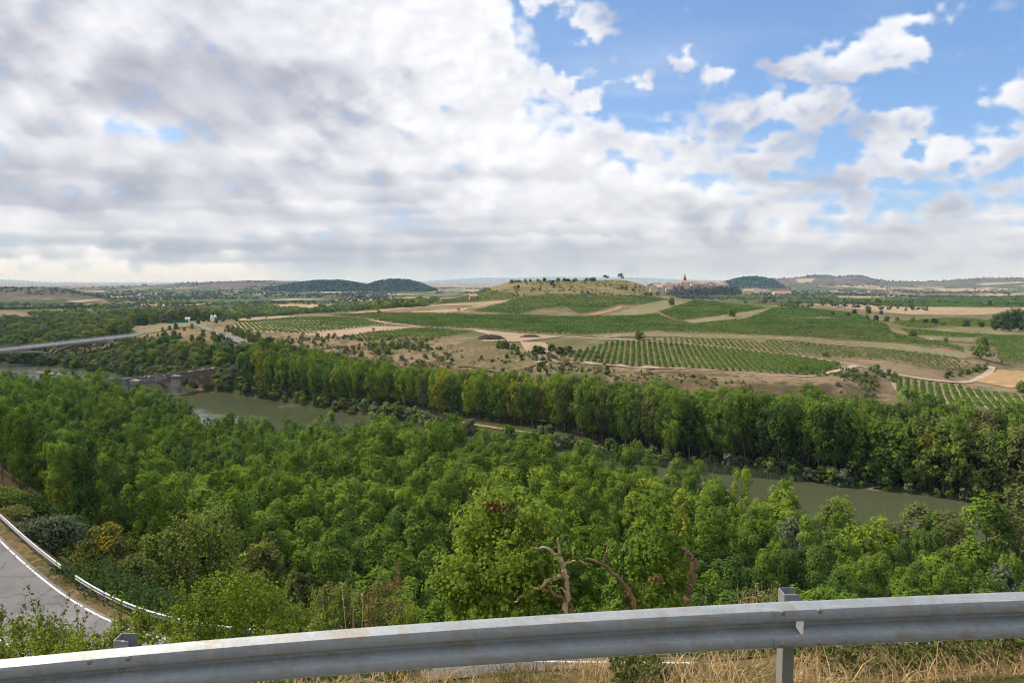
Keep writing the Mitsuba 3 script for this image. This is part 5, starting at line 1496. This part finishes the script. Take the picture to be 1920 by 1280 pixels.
# ------------------------------------------------------------------ the lower road
lx = np.array([-58, -50, -42, -36, -28.8, -23, -18, -12, -4, 4, 14, 26, 40])
ly = road_far_edge(lx) - np.where(lx < -20, .3, 0)
line = np.stack([lx, ly], 1)
nl = np.array(sg.LineString(line).segmentize(1.0).coords)
for _ in range(30):
    nl[1:-1] = .25 * nl[:-2] + .5 * nl[1:-1] + .25 * nl[2:]
tl = np.gradient(nl, axis=0)
tl /= np.linalg.norm(tl, axis=1, keepdims=True)
nn_ = np.stack([tl[:, 1], -tl[:, 0]], 1)
if nn_[len(nn_) // 2, 1] > 0:
    nn_ = -nn_                               # towards the viewer
def off_line(o):
    return nl + nn_ * o


def strip(o0, o1, lift, z0=31.0):
    v = np.stack([np.column_stack([off_line(o0), np.full(len(nl), z0 + lift)]), np.column_stack([off_line(o1), np.full(len(nl), z0 + lift)])], 1).reshape(-1, 3)
    a = 2 * np.arange(len(nl) - 1)
    f = np.concatenate([np.stack([a, a + 1, a + 3], 1), np.stack([a, a + 3, a + 2], 1)])
    if np.cross(v[f[0, 1]] - v[f[0, 0]], v[f[0, 2]] - v[f[0, 0]])[2] < 0:
        f = f[:, ::-1]
    return v, f


struct('lower_road', strip(-.15, 5.6, .06), 'mat_asphalt', False)
struct('road_edge_line', strip(.06, .21, .066), 'mat_paint', False)
struct('road_edge_line', strip(5.0, 5.17, .066), 'mat_paint', False)
# its guard rail, on the outer side, in two lengths with a gap
RP = [(.010, .156), (.030, .150), (.075, .125), (.083, .105), (.083, .070), (.075, .050), (.030, .026), (.006, .010), (.004, -.010), (.030, -.026), (.075, -.050), (.083, -.070), (.083, -.105), (.075, -.125), (.030, -.150), (.010, -.156)]


def beam(path, side=1.0):
    pr = [(d * side, h) for d, h in RP]
    back = [((d - .005) * side, h) for d, h in RP[::-1]]
    return sweep(path, pr + back + pr[:1])


gl = off_line(-1.0)
gap = np.argmin(np.abs(gl[:, 0] + 29.3))
for k, (i0, i1, lab) in enumerate([(0, gap - 1, 'pale guard rail of the lower road, upper left length before the gap'), (gap + 1, len(gl) - 1, 'pale guard rail of the lower road, long length right of the gap')]):
    seg = gl[i0:i1]
    P_ = np.column_stack([seg, np.full(len(seg), 31.62)])
    gk = tag(key_for('lower_guardrail'), lab, 'guardrail')
    scene[gk + '__beam'] = ply(beam(P_, -1.0 if nn_[i0, 0] * 0 == 0 and np.cross(np.append(tl[i0], 0), [0, 0, 1])[1] * nn_[i0, 1] > 0 else 1.0), 'mat_galvanized', 30)
    n = 0
    for j in range(1, len(seg), 4):
        c = np.array([*seg[j], 30.4])
        scene[gk + '__post' + ('' if n == 0 else f'_{n:03d}')] = ply(box(c - [.06, .06, 0], c + [.06, .06, 1.35]), 'mat_galv_dark')
        n += 1

# ------------------------------------------------------------------ the guard rail beside the upper road
YR = 5.2
cxp = np.array([-260, 0, 250, 500, 700, 900, 1200, 1440, 1700, 1920, 2200])
cyp = np.array([1262, 1235, 1211.5, 1190, 1173.5, 1158.5, 1140.5, 1128.3, 1116.5, 1107.5, 1097])
xs = np.linspace(-11, 11, 201)
top_pts = pt(cxp, cyp, YR)
ztop = PchipInterpolator(top_pts[:, 0], top_pts[:, 2], extrapolate=True)
# gently smooth height of the rail's top along the road
pf3 = np.polyfit(top_pts[:, 0], top_pts[:, 2], 3)
xc = np.clip(xs, top_pts[0, 0], top_pts[-1, 0])
zs = np.polyval(pf3, xc) + np.polyval(np.polyder(pf3), xc) * (xs - xc)


def rz(x):
    return np.interp(x, xs, zs)


gr = tag('guardrail', 'galvanized steel guard rail running along the road edge at the bottom', 'guardrail')
splice = float(pt(1443, 1170, YR)[0])
left = xs[xs < splice + .30]
right = xs[xs > splice]
right = np.concatenate([[splice], right])
pl_ = np.column_stack([left, np.full(len(left), YR), rz(left) - .156])
prr = np.column_stack([right, np.full(len(right), YR - .006), rz(right) - .156])
scene[gr + '__beam'] = ply(beam(pl_, -1.0), 'mat_galvanized', 25)
scene[gr + '__beam_001'] = ply(beam(prr, -1.0), 'mat_galvanized', 25)


def bolt(x, h, d, r=.019):
    """a round bolt head on the beam's face"""
    c = np.array([x, YR - d - .006, rz(x) - .156 + h])
    s_ = trimesh.creation.uv_sphere(radius=1, count=[10, 14])
    v = np.array(s_.vertices) * [r, .010, r] + c
    return v, np.array(s_.faces)


nbolt = 0
for px in (1460, 1528):
    x = float(pt(px, 1150, YR)[0])
    for h, d in ((.112, .078), (-.100, .084)):
        scene[gr + '__bolt' + ('' if nbolt == 0 else f'_{nbolt:03d}')] = ply(bolt(x, h, d), 'mat_bolt', True)
        nbolt += 1
for px, h, d in ((180, .112, .078), (252, .112, .078), (228, .0, .004), (960 + 560 - 1475 + 690, .112, .078)):
    if px < 600:
        x = float(pt(px, 1230, YR)[0])
        scene[gr + f'__bolt_{nbolt:03d}'] = ply(bolt(x, h, d), 'mat_bolt', True)
        nbolt += 1
npost = 0
for px in (-1000, 236, 1478, 2720):
    x = float(pt(px, 1230 if px < 600 else 1170, YR)[0]) * (YR + .16) / YR
    zt = rz(x) + .004
    zb = rz(x) - 1.5
    yb = YR + .10
    # C-shaped steel post, its open side to the right
    c_ = [box((x - .055, yb, zb), (x - .049, yb + .12, zt)), box((x - .049, yb, zb), (x + .010, yb + .006, zt)), box((x - .049, yb + .114, zb), (x + .055, yb + .12, zt)),
          box((x + .004, yb - .004, zb), (x + .022, yb + .010, zt))]
    sfx = '' if npost == 0 else f'_{npost:03d}'
    scene[gr + '__post' + sfx] = ply(join(c_), 'mat_galv_dark')
    # spacer: a folded plate from the post's head down to the beam
    tri = sg.Polygon([(-.055, 0), (.055, 0), (.045, -.02), (.13, -.125), (.13, -.15), (-.055, -.15)]) if px > 600 else sg.Polygon([(.055, 0), (-.0, 0), (-.13, -.125), (-.13, -.15), (.055, -.15)])
    m = trimesh.creation.extrude_polygon(tri, .006, engine='earcut')
    v = np.array(m.vertices)
    pv = np.stack([v[:, 0] + x, v[:, 2] + yb - .012, v[:, 1] + zt], 1)
    scene[gr + '__spacer' + sfx] = ply(join([(pv, np.array(m.faces)[:, ::-1])]), 'mat_galv_dark')
    npost += 1
# the small white reflector plate in the trough of the beam
x0 = float(pt(1485, 1180, YR)[0])
x1 = float(pt(1499, 1180, YR)[0])
zc_ = rz(x1) - .156
m = trimesh.creation.extrude_polygon(sg.Polygon([(x0, zc_ + .052), (x1, zc_ + .056), (x1, zc_ - .055), (x1 - .012, zc_ - .055), (x0, zc_ + .005)]), .004, engine='earcut')
v = np.array(m.vertices)
scene[gr + '__reflector'] = ply((np.stack([v[:, 0], YR - .072 + v[:, 2], v[:, 1]], 1), np.array(m.faces)[:, ::-1]), 'mat_reflector')
tag(gr + '__reflector', 'small white reflector plate in the trough of the beam')
# the road the picture is taken from
rv = []
for x in np.linspace(-40, 40, 41):
    z0 = float(Z(np.array([x]), np.array([0.0]))[0])
    rv += [(x, -3.6, z0 + .05), (x, 4.1, z0 + .05)]
a = 2 * np.arange(40)
struct('upper_road', (np.array(rv), np.concatenate([np.stack([a, a + 2, a + 3], 1), np.stack([a, a + 3, a + 1], 1)])), 'mat_asphalt', False)

# ------------------------------------------------------------------ shrubs and trees close by


def shrub(name, px, py_top, Y, wpx, leaf_mat, seed, label, cat='shrub', leaf=.07, n_cl=90, per=70, shoots=14, bark='mat_bark', twig=0, group=None, flat=1.0, hmin=None, second=None):
    """a many-stemmed bush: stems, clumped leaves and long upright shoots with leaves along them"""
    r_ = RS(seed)
    q_ = pt(px, py_top, Y)
    x, zt = q_[0], q_[2]
    zb = float(Z(np.array([x]), np.array([Y]))[0])
    if hmin:
        zb = max(zb, zt - hmin)
    H = max(zt - zb, .8)
    R = wpx / F * Y / 2
    base = np.array([x, Y, zb - .15])
    n = n_cl
    t = r_.beta(1.3, 1.05, n)
    ang = r_.uniform(0, 2 * np.pi, n)
    lob = 1 + .25 * np.sin(2 * ang + r_.uniform(0, 6)) + .2 * np.sin(3 * ang + 4 * t)
    rad = R * np.sqrt(np.clip(1 - (t * .96) ** 2.4, 0, 1)) * lob * np.sqrt(r_.uniform(.15, 1, n))
    c = np.stack([x + rad * np.cos(ang), Y + rad * np.sin(ang) * .85, zb + H * (.06 + .86 * t)], 1)
    sz = r_.uniform(.6, 1.3, n) * R * .24
    o = r_.normal(size=(n, per, 3))
    o /= np.linalg.norm(o, axis=2, keepdims=True)
    p = c[:, None] + o * (r_.uniform(.2, 1, (n, per, 1)) ** .5) * sz[:, None, None] * np.array([1, 1, .85])
    nn = o + r_.normal(size=o.shape) * .7 + np.array([0, 0, .6])
    sel = r_.uniform(size=n) < (.28 if second else 0)
    parts = [leaf_tris(p[~sel].reshape(-1, 3), nn[~sel].reshape(-1, 3), leaf * r_.uniform(.7, 1.3, p[~sel].shape[0] * per), r_, True)]
    parts2 = [leaf_tris(p[sel].reshape(-1, 3), nn[sel].reshape(-1, 3), leaf * r_.uniform(.7, 1.3, p[sel].shape[0] * per), r_, True)] if sel.any() else []
    stems = []
    for k in range(9):
        e_ = c[r_.randint(n)]
        b = base + np.append(r_.normal(0, R * .12, 2), 0)
        stems.append(tube([b, b + (e_ - b) * .5 + r_.normal(0, R * .06, 3), e_], [.018 + .012 * H, .012 + .006 * H, .005], 5, False))
    for k in range(shoots):
        i = r_.randint(n)
        b = c[i]
        up = np.array([r_.normal(0, .28), r_.normal(0, .28), 1.0])
        L = r_.uniform(.18, .5) * min(H, 3.0)
        if b[2] + L > zt + .1 * H:
            L = max(zt + .08 * H - b[2], .15)
        e_ = b + up * L
        stems.append(tube([b, b + (e_ - b) * .5 + r_.normal(0, .03, 3), e_], [.008, .006, .003], 4, False))
        kk = int(L / (leaf * .55)) + 2
        tt = np.linspace(0.05, 1, kk)
        pl = b + (e_ - b) * tt[:, None] + r_.normal(0, leaf * .45, (kk, 3))
        pl = np.vstack([pl, b + (e_ - b) * tt[:, None] + r_.normal(0, leaf * .45, (kk, 3))])
        (parts2 if second and r_.uniform() < .6 else parts).append(leaf_tris(pl, r_.normal(size=pl.shape) + [0, 0, .8], leaf * r_.uniform(.7, 1.15, len(pl)), r_, True))
    for k in range(twig):
        e_ = c[r_.randint(n)] + np.array([r_.normal(0, .15), r_.normal(0, .15), abs(r_.normal(.3, .25)) * H * .25])
        b = base + np.append(r_.normal(0, R * .3, 2), H * .15)
        m_ = (b + e_) / 2 + r_.normal(0, .08, 3)
        stems.append(tube([b, m_, e_], [.014, .009, .003], 3, False))
    k = tag(key_for(name), label, cat, group)
    scene[k + '__foliage'] = ply(join(parts), leaf_mat)
    if parts2:
        scene[k + '__young_foliage'] = ply(join(parts2), second)
    scene[k + '__stem'] = ply(join(stems), bark)
    return k


# trees and big bushes on the slope under the lower road
for i, (px, pyt, Y, w, mt, sec, nm, lab) in enumerate([
    (92, 972, 68, 135, 'leaf_grey', None, 'bush', 'grey green bush just beyond the lower road at the far left'),
    (195, 984, 64, 130, 'leaf_olive', 'leaf_yellow', 'bush', 'bush with a yellow crown beyond the lower road'),
    (385, 944, 70, 240, 'leaf_broad', 'leaf_olive', 'tree', 'broad rounded olive tree, largest behind the lower road'),
    (300, 985, 69, 110, 'leaf_broad', None, 'tree', 'dark tree between the yellow bush and the broad olive tree'),
    (492, 1000, 64, 140, 'leaf_olive', 'leaf_poplar_bright', 'tree', 'light olive tree at the right shoulder of the broad tree'),
    (560, 1050, 58, 100, 'leaf_olive', None, 'bush', 'olive bush right of the light olive tree'),
    (250, 1040, 60, 120, 'leaf_broad', 'leaf_olive', 'bush', 'dark bush under the yellow crowned bush'),
    (40, 940, 92, 130, 'leaf_poplar_dark', None, 'tree', 'dark tree behind the grey bush at the left edge'),
    (-15, 930, 84, 120, 'leaf_broad', 'leaf_olive', 'tree', 'tree cut by the left edge above the lower road'),
    (20, 985, 76, 80, 'leaf_olive', None, 'bush', 'low olive bush behind the lower rail at the left edge'),
    (140, 965, 78, 90, 'leaf_poplar_dark', None, 'tree', 'dark tree between the grey bush and the yellow crowned bush')]):
    shrub('leafy_' + nm, px, pyt, Y, w, mt, 700 + i, lab, nm, leaf=.26, n_cl=120, per=60, shoots=10, second=sec)
# shrubs between the two roads
for i, (px, pyt, Y, w, mt, sec, lf, n_cl, per, sh_, tw_, lab) in enumerate([
    (450, 1066, 21, 290, 'leaf_elm', 'leaf_poplar_bright', .085, 170, 85, 34, 0, 'bright yellow green shrub with upright shoots, tallest before the rail on the left'),
    (345, 1105, 21, 110, 'leaf_elm', None, .08, 50, 70, 12, 0, 'bright shrub at the left shoulder of the tallest yellow green one'),
    (250, 1122, 19, 170, 'leaf_elm', 'leaf_poplar_bright', .08, 60, 70, 14, 0, 'bright leafy shrub hiding the lower rail on the left'),
    (560, 1112, 20, 170, 'leaf_elm', None, .08, 90, 75, 16, 0, 'green shrub right of the tallest yellow green one'),
    (60, 1152, 15, 280, 'leaf_elm', 'leaf_olive', .075, 100, 70, 16, 20, 'low wide green shrub over the asphalt at the far left'),
    (180, 1166, 14.5, 210, 'leaf_elm', 'leaf_olive', .07, 60, 70, 10, 15, 'low green shrub before the rail, second from the left'),
    (-25, 1092, 18, 80, 'leaf_elm', 'leaf_yellow', .08, 40, 70, 8, 0, 'leafy branch entering at the left edge over the road'),
    (330, 1178, 14, 150, 'leaf_elm', None, .065, 50, 60, 8, 0, 'low bright shrub just above the rail left of the middle'),
    (625, 1083, 27, 140, 'leaf_olive', 'leaf_elm', .09, 80, 70, 10, 30, 'olive shrub with some dry twigs, left of the brown twiggy bush'),
    (725, 1078, 25, 160, 'leaf_olive', 'leaf_dead', .07, 60, 50, 6, 150, 'half bare brown twiggy bush before the dark poplars'),
    (770, 1120, 24, 110, 'leaf_elm', None, .08, 60, 70, 6, 10, 'green bush at the right of the brown twiggy bush'),
    (1330, 1120, 22, 110, 'leaf_broad', 'leaf_olive', .08, 50, 60, 6, 20, 'dark bush behind the rail right of the broken shrub'),
    (600, 1140, 19, 130, 'leaf_broad', 'leaf_elm', .075, 50, 60, 6, 10, 'low dark shrub behind the rail left of the middle')]):
    shrub('shrub', px, pyt, Y, w, mt, 720 + i, lab, 'shrub', leaf=lf, n_cl=n_cl, per=per, shoots=sh_, twig=tw_, second=sec, hmin=5.0)
# brambles beyond the lower rail
rng = RS(33)
bc = []
for px in np.linspace(150, 330, 26):
    pyv = np.interp(px, [150, 230, 330], [1098, 1110, 1150]) + rng.uniform(-12, 26)
    Yb = np.interp(px, [150, 330], [52, 46]) + rng.uniform(0, 5)
    q_ = pt(px, pyv, Yb)
    bc.append([q_[0], Yb, float(Z(np.array([q_[0]]), np.array([Yb]))[0])])
bc = np.array(bc)
n, k = len(bc), 260
o = rng.normal(size=(n, k, 3))
o /= np.linalg.norm(o, axis=2, keepdims=True)
cc = bc[:, None] + o * (rng.uniform(.3, 1, (n, k, 1)) ** .5) * np.array([2.4, 1.8, 1.3]) + [0, 0, 1.0]
tag(obj('bramble', leaf_tris(cc.reshape(-1, 3), (o + rng.normal(size=o.shape) * .6 + [0, 0, .7]).reshape(-1, 3), .17 * rng.uniform(.7, 1.3, n * k), rng, True), 'leaf_bramble'),
    'dark tangled bramble thicket beyond the rail of the lower road', 'bramble', None, 'stuff')

# the broken shrub trees behind the rail
rng = RS(35)
YM = 12.6
YL = YM - .75


def blobs(lst, Y, dens, leaf, rng, droop=.5):
    out_c, out_n = [], []
    for px, py, r in lst:
        c = pt(px, py, Y + rng.uniform(-.5, .5))
        R = r / F * Y
        n = int(dens * (r / 45.0) ** 2)
        sub = c + rng.normal(size=(max(4, n // 22), 3)) * R * .50
        cc = sub[rng.randint(len(sub), size=n)] + rng.normal(size=(n, 3)) * R * .15
        out_c.append(cc)
        out_n.append((cc - c) / R + rng.normal(size=cc.shape) * .6 + [0, -.35, droop])
    c, nn = np.vstack(out_c), np.vstack(out_n)
    return leaf_tris(c, nn, leaf * rng.uniform(.65, 1.3, len(c)), rng, True, .8)


def limb(px_path, r0, r1, Y=YL, n=8, wob=.013):
    p = np.array([pt(a, b, Y + (c if len(q) > 2 else 0)) for q in px_path for a, b, c in [(q[0], q[1], q[2] if len(q) > 2 else 0)]])
    s = np.linspace(0, 1, len(p))
    ss_ = np.linspace(0, 1, max(8, 4 * len(p)))
    path = np.stack([PchipInterpolator(s, p[:, k])(ss_) for k in range(3)], 1)
    path[1:-1] += RS(int(px_path[0][0])).normal(0, wob, path[1:-1].shape)
    rad = 1.25 * np.linspace(r0, r1, len(ss_)) * (1 + .13 * RS(int(px_path[0][1])).normal(0, 1, len(ss_))) * (.55 + .45 * sst(1.0, .9, ss_) if n > 4 else 1)
    return tube(path, np.maximum(rad, .004), n)


B1 = [(930, 948, 42), (905, 980, 55), (960, 985, 52), (1008, 985, 46), (940, 1025, 55), (875, 1058, 46), (855, 1100, 45), (905, 1098, 60), (950, 1062, 60), (1000, 1050, 48), (1043, 985, 40), (1085, 978, 28), (1104, 1012, 34),
      (1112, 1046, 24), (862, 1135, 42), (930, 1138, 58), (1010, 1132, 46), (1082, 1075, 38), (1100, 1110, 34), (940, 930, 24), (968, 940, 18), (1060, 1030, 26), (900, 1030, 44), (1040, 1060, 22), (1075, 1140, 40), (985, 1100, 40)]
B2 = [(1240, 926, 26), (1222, 958, 36), (1255, 980, 36), (1235, 1000, 40), (1205, 1005, 30), (1246, 1040, 50), (1196, 1045, 32), (1272, 1085, 36), (1222, 1095, 46), (1186, 1125, 32), (1245, 1135, 46), (1275, 1030, 26), (1200, 1075, 34), (1165, 1140, 24)]
B3 = [(1085, 1035, 10), (1100, 1080, 12), (1075, 1105, 10), (1010, 1052, 12), (1120, 1035, 10), (985, 1138, 14), (1040, 1142, 14), (1095, 1130, 14), (1020, 1080, 9)]
k1 = tag('broken_tree', 'leafy shrub tree with snapped peeled limbs right behind the rail, left and wider one', 'tree')
scene[k1 + '__foliage'] = ply(blobs(B1, YM, 560, .072, rng), 'leaf_mulberry')
scene[k1 + '__foliage_001'] = ply(blobs(B3, YL - .05, 800, .062, rng), 'leaf_mulberry')
scene[k1 + '__limb'] = ply(join([limb([(1060, 1180), (1062, 1125), (1063, 1083)], .045, .032), limb([(1063, 1083), (1052, 1047), (1046, 1008)], .036, .014), limb([(1048, 1047), (1023, 1026), (1000, 1027)], .022, .010)]), 'mat_peeled', 40)
scene[k1 + '__limb_001'] = ply(join([limb([(1052, 1078), (1013, 1099), (989, 1112), (964, 1128)], .030, .012), limb([(1056, 1062), (1080, 1052), (1102, 1058)], .016, .006), limb([(1060, 1110), (1040, 1098), (1022, 1112)], .014, .006)]), 'mat_peeled', 40)
scene[k1 + '__limb_002'] = ply(limb([(1013, 1101), (1041, 1114), (1062, 1126), (1074, 1150), (1080, 1190)], .020, .034), 'mat_lichen_bark', 40)
scene[k1 + '__limb_003'] = ply(join([limb([(905, 1200, 1.1), (930, 1120, 1.1), (925, 1040, 1.1), (940, 970, 1.)], .03, .008), limb([(970, 1190, 1.1), (985, 1110, 1.1), (980, 1020, 1.1), (1000, 970, 1.)], .026, .007), limb([(880, 1190, 1.), (870, 1120, 1.), (880, 1060, 1.)], .02, .007),
                                     limb([(955, 935, 0), (950, 960, .1), (945, 990, .2)], .006, .01), limb([(965, 932), (968, 952), (972, 985)], .008, .012)]), 'mat_bark', 40)
scene[k1 + '__berry_cluster'] = ply(join([(np.array(trimesh.creation.icosphere(subdivisions=1, radius=.018).vertices) + pt(900 + 50 * rng.beta(2, 2), 950 + rng.normal(0, 4), YM - .35), np.array(trimesh.creation.icosphere(subdivisions=1).faces)) for _ in range(45)]), 'mat_berry', True)
tws = []
for (ax, ay, bx_, by_) in [(1050, 1050, 1078, 1022), (1060, 1075, 1085, 1060), (1030, 1090, 1012, 1070), (1000, 1106, 985, 1088), (1058, 1095, 1092, 1098), (1047, 1020, 1062, 996), (1010, 1028, 992, 1012), (975, 1120, 958, 1105), (1040, 1112, 1022, 1132), (1066, 1120, 1098, 1138)]:
    tws.append(limb([(ax, ay), ((ax + bx_) / 2 + 3, (ay + by_) / 2), (bx_, by_)], .008, .003, n=4))
scene[k1 + '__twig'] = ply(join(tws), 'mat_bark')
tag(k1 + '__twig', kind='stuff')
tag(k1 + '__limb', 'snapped upright limb with peeled orange brown wood')
tag(k1 + '__limb_002', 'limb covered in yellow lichen')
tag(k1 + '__berry_cluster', 'dark red berries near the top', kind='stuff')
k2 = tag('broken_tree_001', 'narrower shrub tree with a snapped bare stem at its right side behind the rail', 'tree')
scene[k2 + '__foliage'] = ply(blobs(B2, YM, 540, .072, rng), 'leaf_mulberry')
# the long shoots at the top right with paired leaves
sh = []
tw_ = []
for path in ([(1262, 1010), (1272, 965), (1292, 935)], [(1250, 985), (1262, 945), (1278, 922)], [(1270, 1010), (1285, 985), (1280, 962)]):
    p = np.array([pt(a, b, YM - .3) for a, b in path])
    t = np.linspace(0, 1, 15)
    pp = np.stack([PchipInterpolator(np.linspace(0, 1, 3), p[:, k])(t) for k in range(3)], 1)
    tw_.append(tube(pp, np.linspace(.008, .003, 15), 4))
    sh.append(leaf_tris(np.vstack([pp + rng.normal(0, .02, pp.shape), pp + rng.normal(0, .025, pp.shape)]), rng.normal(size=(30, 3)) * .5 + [0, -.4, 1], .085, rng, True, .7))
scene[k2 + '__young_shoot'] = ply(join(sh), 'leaf_poplar_yellow')
scene[k2 + '__limb'] = ply(join([limb([(1279, 1029), (1290, 1036), (1301, 1047)], .022, .032), limb([(1301, 1047), (1297, 1080), (1291, 1110), (1286, 1137), (1282, 1185)], .036, .042)]), 'mat_lichen_bark', 40)
scene[k2 + '__limb_001'] = ply(join([limb([(1098, 1047), (1131, 1060), (1158, 1081), (1178, 1107), (1200, 1180)], .014, .036), limb([(1131, 1056), (1136, 1040), (1143, 1019)], .016, .008)]), 'mat_lichen_bark', 40)
scene[k2 + '__limb_002'] = ply(join([limb([(1235, 1190, 1.1), (1240, 1100, 1.1), (1232, 1010, 1.1), (1238, 940, 1.0)], .028, .006), limb([(1195, 1180, 1.1), (1200, 1110, 1.1), (1190, 1050, 1.1)], .02, .008)] + tw_), 'mat_bark', 40)
scene[k2 + '__dead_leaves'] = ply(blobs([(1190, 1110, 16), (1178, 1118, 12), (1262, 1112, 12), (1230, 1085, 12), (1205, 1095, 14)], YM - .45, 420, .07, rng), 'leaf_dead')
tag(k2 + '__dead_leaves', 'small bunches of withered brown leaves', kind='stuff')
tag(k2 + '__limb', 'thick snapped stem with flaking bark')

# ------------------------------------------------------------------ grass and weeds of the verge
rng = RS(37)


def blades(p, L, w, rng, lean=.35):
    n = len(p)
    d = rng.normal(0, lean, (n, 3))
    d[:, 2] = 1
    side = np.stack([rng.normal(size=n), rng.normal(size=n) * .5, np.zeros(n)], 1)
    side /= np.linalg.norm(side, axis=1, keepdims=True)
    L, w = np.broadcast_to(L, (n,))[:, None], np.broadcast_to(w, (n,))[:, None]
    m = p + d * L * .55
    tip = p + d * L + np.stack([d[:, 0], d[:, 1], -np.abs(d[:, 0]) * .6], 1) * L * .45
    v = np.stack([p - side * w, p + side * w, m + side * w * .7, m - side * w * .7, tip], 1).reshape(-1, 3)
    k = 5 * np.arange(n)
    f = np.concatenate([np.stack([k, k + 1, k + 2], 1), np.stack([k, k + 2, k + 3], 1), np.stack([k + 3, k + 2, k + 4], 1)])
    return v, f


n = 34000
gx, gy = rng.uniform(-6.5, 7, n), rng.uniform(5.3, 7.4, n)
m = (nb(gx, gy, .55, 66) + .12 > rng.uniform(-.25, .3, n)) & ((gx < 1.0) | (gy < 6.25) | (rng.uniform(size=n) < .12))
gx, gy = gx[m], gy[m]
gp = np.column_stack([gx, gy, Z(gx, gy) - .02])
tag(obj('dry_grass', blades(gp, rng.uniform(.05, .20, len(gp)) * (1 + .5 * (rng.uniform(size=len(gp)) < .08)), .0048, rng, .5), 'mat_straw'), 'straw coloured dry grass on the verge under the guard rail', 'grass', None, 'stuff')
# green weeds: right end of the verge and a few tufts
wp = []
for x0, x1, y0, y1, n in [(2.3, 4.6, 5.7, 6.6, 3800), (.75, 1.15, 5.7, 6.3, 800), (-1.6, -.9, 5.6, 6.2, 300), (-2.9, .9, 7.0, 9.0, 1800)]:
    x, y = rng.uniform(x0, x1, n), rng.uniform(y0, y1, n)
    ok = nb(x, y, .4, 71) > -.1
    x, y = x[ok], y[ok]
    hgt = (.38 if x0 > 2 else .30)
    wp.append(np.column_stack([x, y, Z(x, y) + rng.uniform(0, hgt, len(x)) ** 1.0]))
wp = np.vstack(wp)
tag(obj('weeds', leaf_tris(wp, rng.normal(size=wp.shape) + [0, -.2, .6], .045 * rng.uniform(.6, 1.5, len(wp)), rng, True, .5), 'leaf_olive'), 'green weeds growing through the dry grass behind the rail', 'weeds', None, 'stuff')
fl = wp[(wp[:, 0] > 2.3)]
fl = fl[rng.choice(len(fl), 40, False)] + [0, -.05, .01]
tag(obj('wildflowers', leaf_tris(fl, rng.normal(size=fl.shape) + [0, -1, .5], .022, rng, True, 1.0), 'mat_flower'), 'small violet flowers among the weeds at the lower right', 'flowers', None, 'stuff')
# tall dry stalks behind the rail
st = []
for px0, n in ((1395, 9), (1432, 14), (1455, 6), (1415, 6), (668, 4)):
    for _ in range(n):
        px = px0 + rng.normal(0, 9)
        b = pt(px, 1150, rng.uniform(7.0, 8.5))
        b[2] = float(Z(np.array([b[0]]), np.array([b[1]]))[0])
        zt = CZ - drop_rate(rng.uniform(1088, 1118)) * b[1]
        tip = np.array([b[0] + rng.normal(0, .05), b[1], zt])
        st.append(tube([b, (b + tip) / 2 + rng.normal(0, .02, 3), tip], [.006, .005, .003], 3, False))
        pl = b + (tip - b) * rng.uniform(.55, 1, (14, 1)) + rng.normal(0, .015, (14, 3))
        st.append(leaf_tris(pl, rng.normal(size=pl.shape), .04, rng, True, .35))
tag(obj('dry_stalks', join(st), 'mat_straw'), 'tall dry seed stalks standing behind the rail near its post', 'stalks', None, 'stuff')
# grass on the slope and beside the lower road
n = 16000
gx, gy = rng.uniform(-46, 12, n), rng.uniform(11, 56, n)
ye = road_far_edge(gx)
dd = (gy - ye)
ok = in_view(gx, gy, .7) & (((dd > .5) & (dd < 6)) | (dd < -7)) & (nb(gx, gy, 2.2, 81) + .1 > rng.uniform(-.3, .3, n))
gx, gy = gx[ok], gy[ok]
gp = np.column_stack([gx, gy, Z(gx, gy) - .03])
tag(obj('slope_grass', blades(gp, rng.uniform(.2, .6, len(gp)), .016, rng, .45), 'mat_straw'), 'dry grass on the slope and beside the lower road', 'grass', None, 'stuff')
n = 9000
gx, gy = rng.uniform(-46, 14, n), rng.uniform(8, 56, n)
dd = gy - road_far_edge(gx)
ok = in_view(gx, gy, .7) & (((dd > .9) & (dd < 7)) | ((dd < -6.4) & (gy > 17))) & (nb(gx, gy, 2.5, 83) > .0)
gx, gy = gx[ok], gy[ok]
gp = np.column_stack([gx, gy, Z(gx, gy)])
tag(obj('low_herbs', clumps(gp, rng.uniform(.25, .8, len(gp)), 30, .24, rng), 'leaf_bramble'), 'low green herbs on the slope and beside the lower road', 'herbs', None, 'stuff')
# reeds along the far bank
rp = scatter(20, 75, 170, 260, .55, .2, rng, -.68)
u = bank_u(rp[:, 0], rp[:, 1])
rp = rp[(u > -1.2) & (u < 2.4) & (nb(rp[:, 0], rp[:, 1], 5, 85) > -.05)]
rp3 = np.column_stack([rp, np.maximum(Z(rp[:, 0], rp[:, 1]), -.1)])
rp3 = np.repeat(rp3, 4, 0) + rng.normal(0, .15, (len(rp3) * 4, 3)) * [1, 1, 0]
tag(obj('reeds', blades(rp3, rng.uniform(1.2, 2.4, len(rp3)), .07, rng, .16), 'leaf_grey'), 'grey green reeds at the water edge of the far bank', 'reeds', None, 'stuff')
#@@TAIL
# every opaque surface shows on both sides
for k_, v_ in list(scene.items()):
    if v_.get('type') in ('diffuse', 'principled'):
        scene[k_] = {'type': 'twosided', 'bsdf': v_}
# ------------------------------------------------------------------ air
scene['haze'] = {'type': 'cube', 'to_world': T().translate([0, 0, 200]).scale([46500, 46500, 210]), 'bsdf': {'type': 'null'}, 'interior': {'type': 'ref', 'id': 'air'}}
tag('haze', kind='stuff')
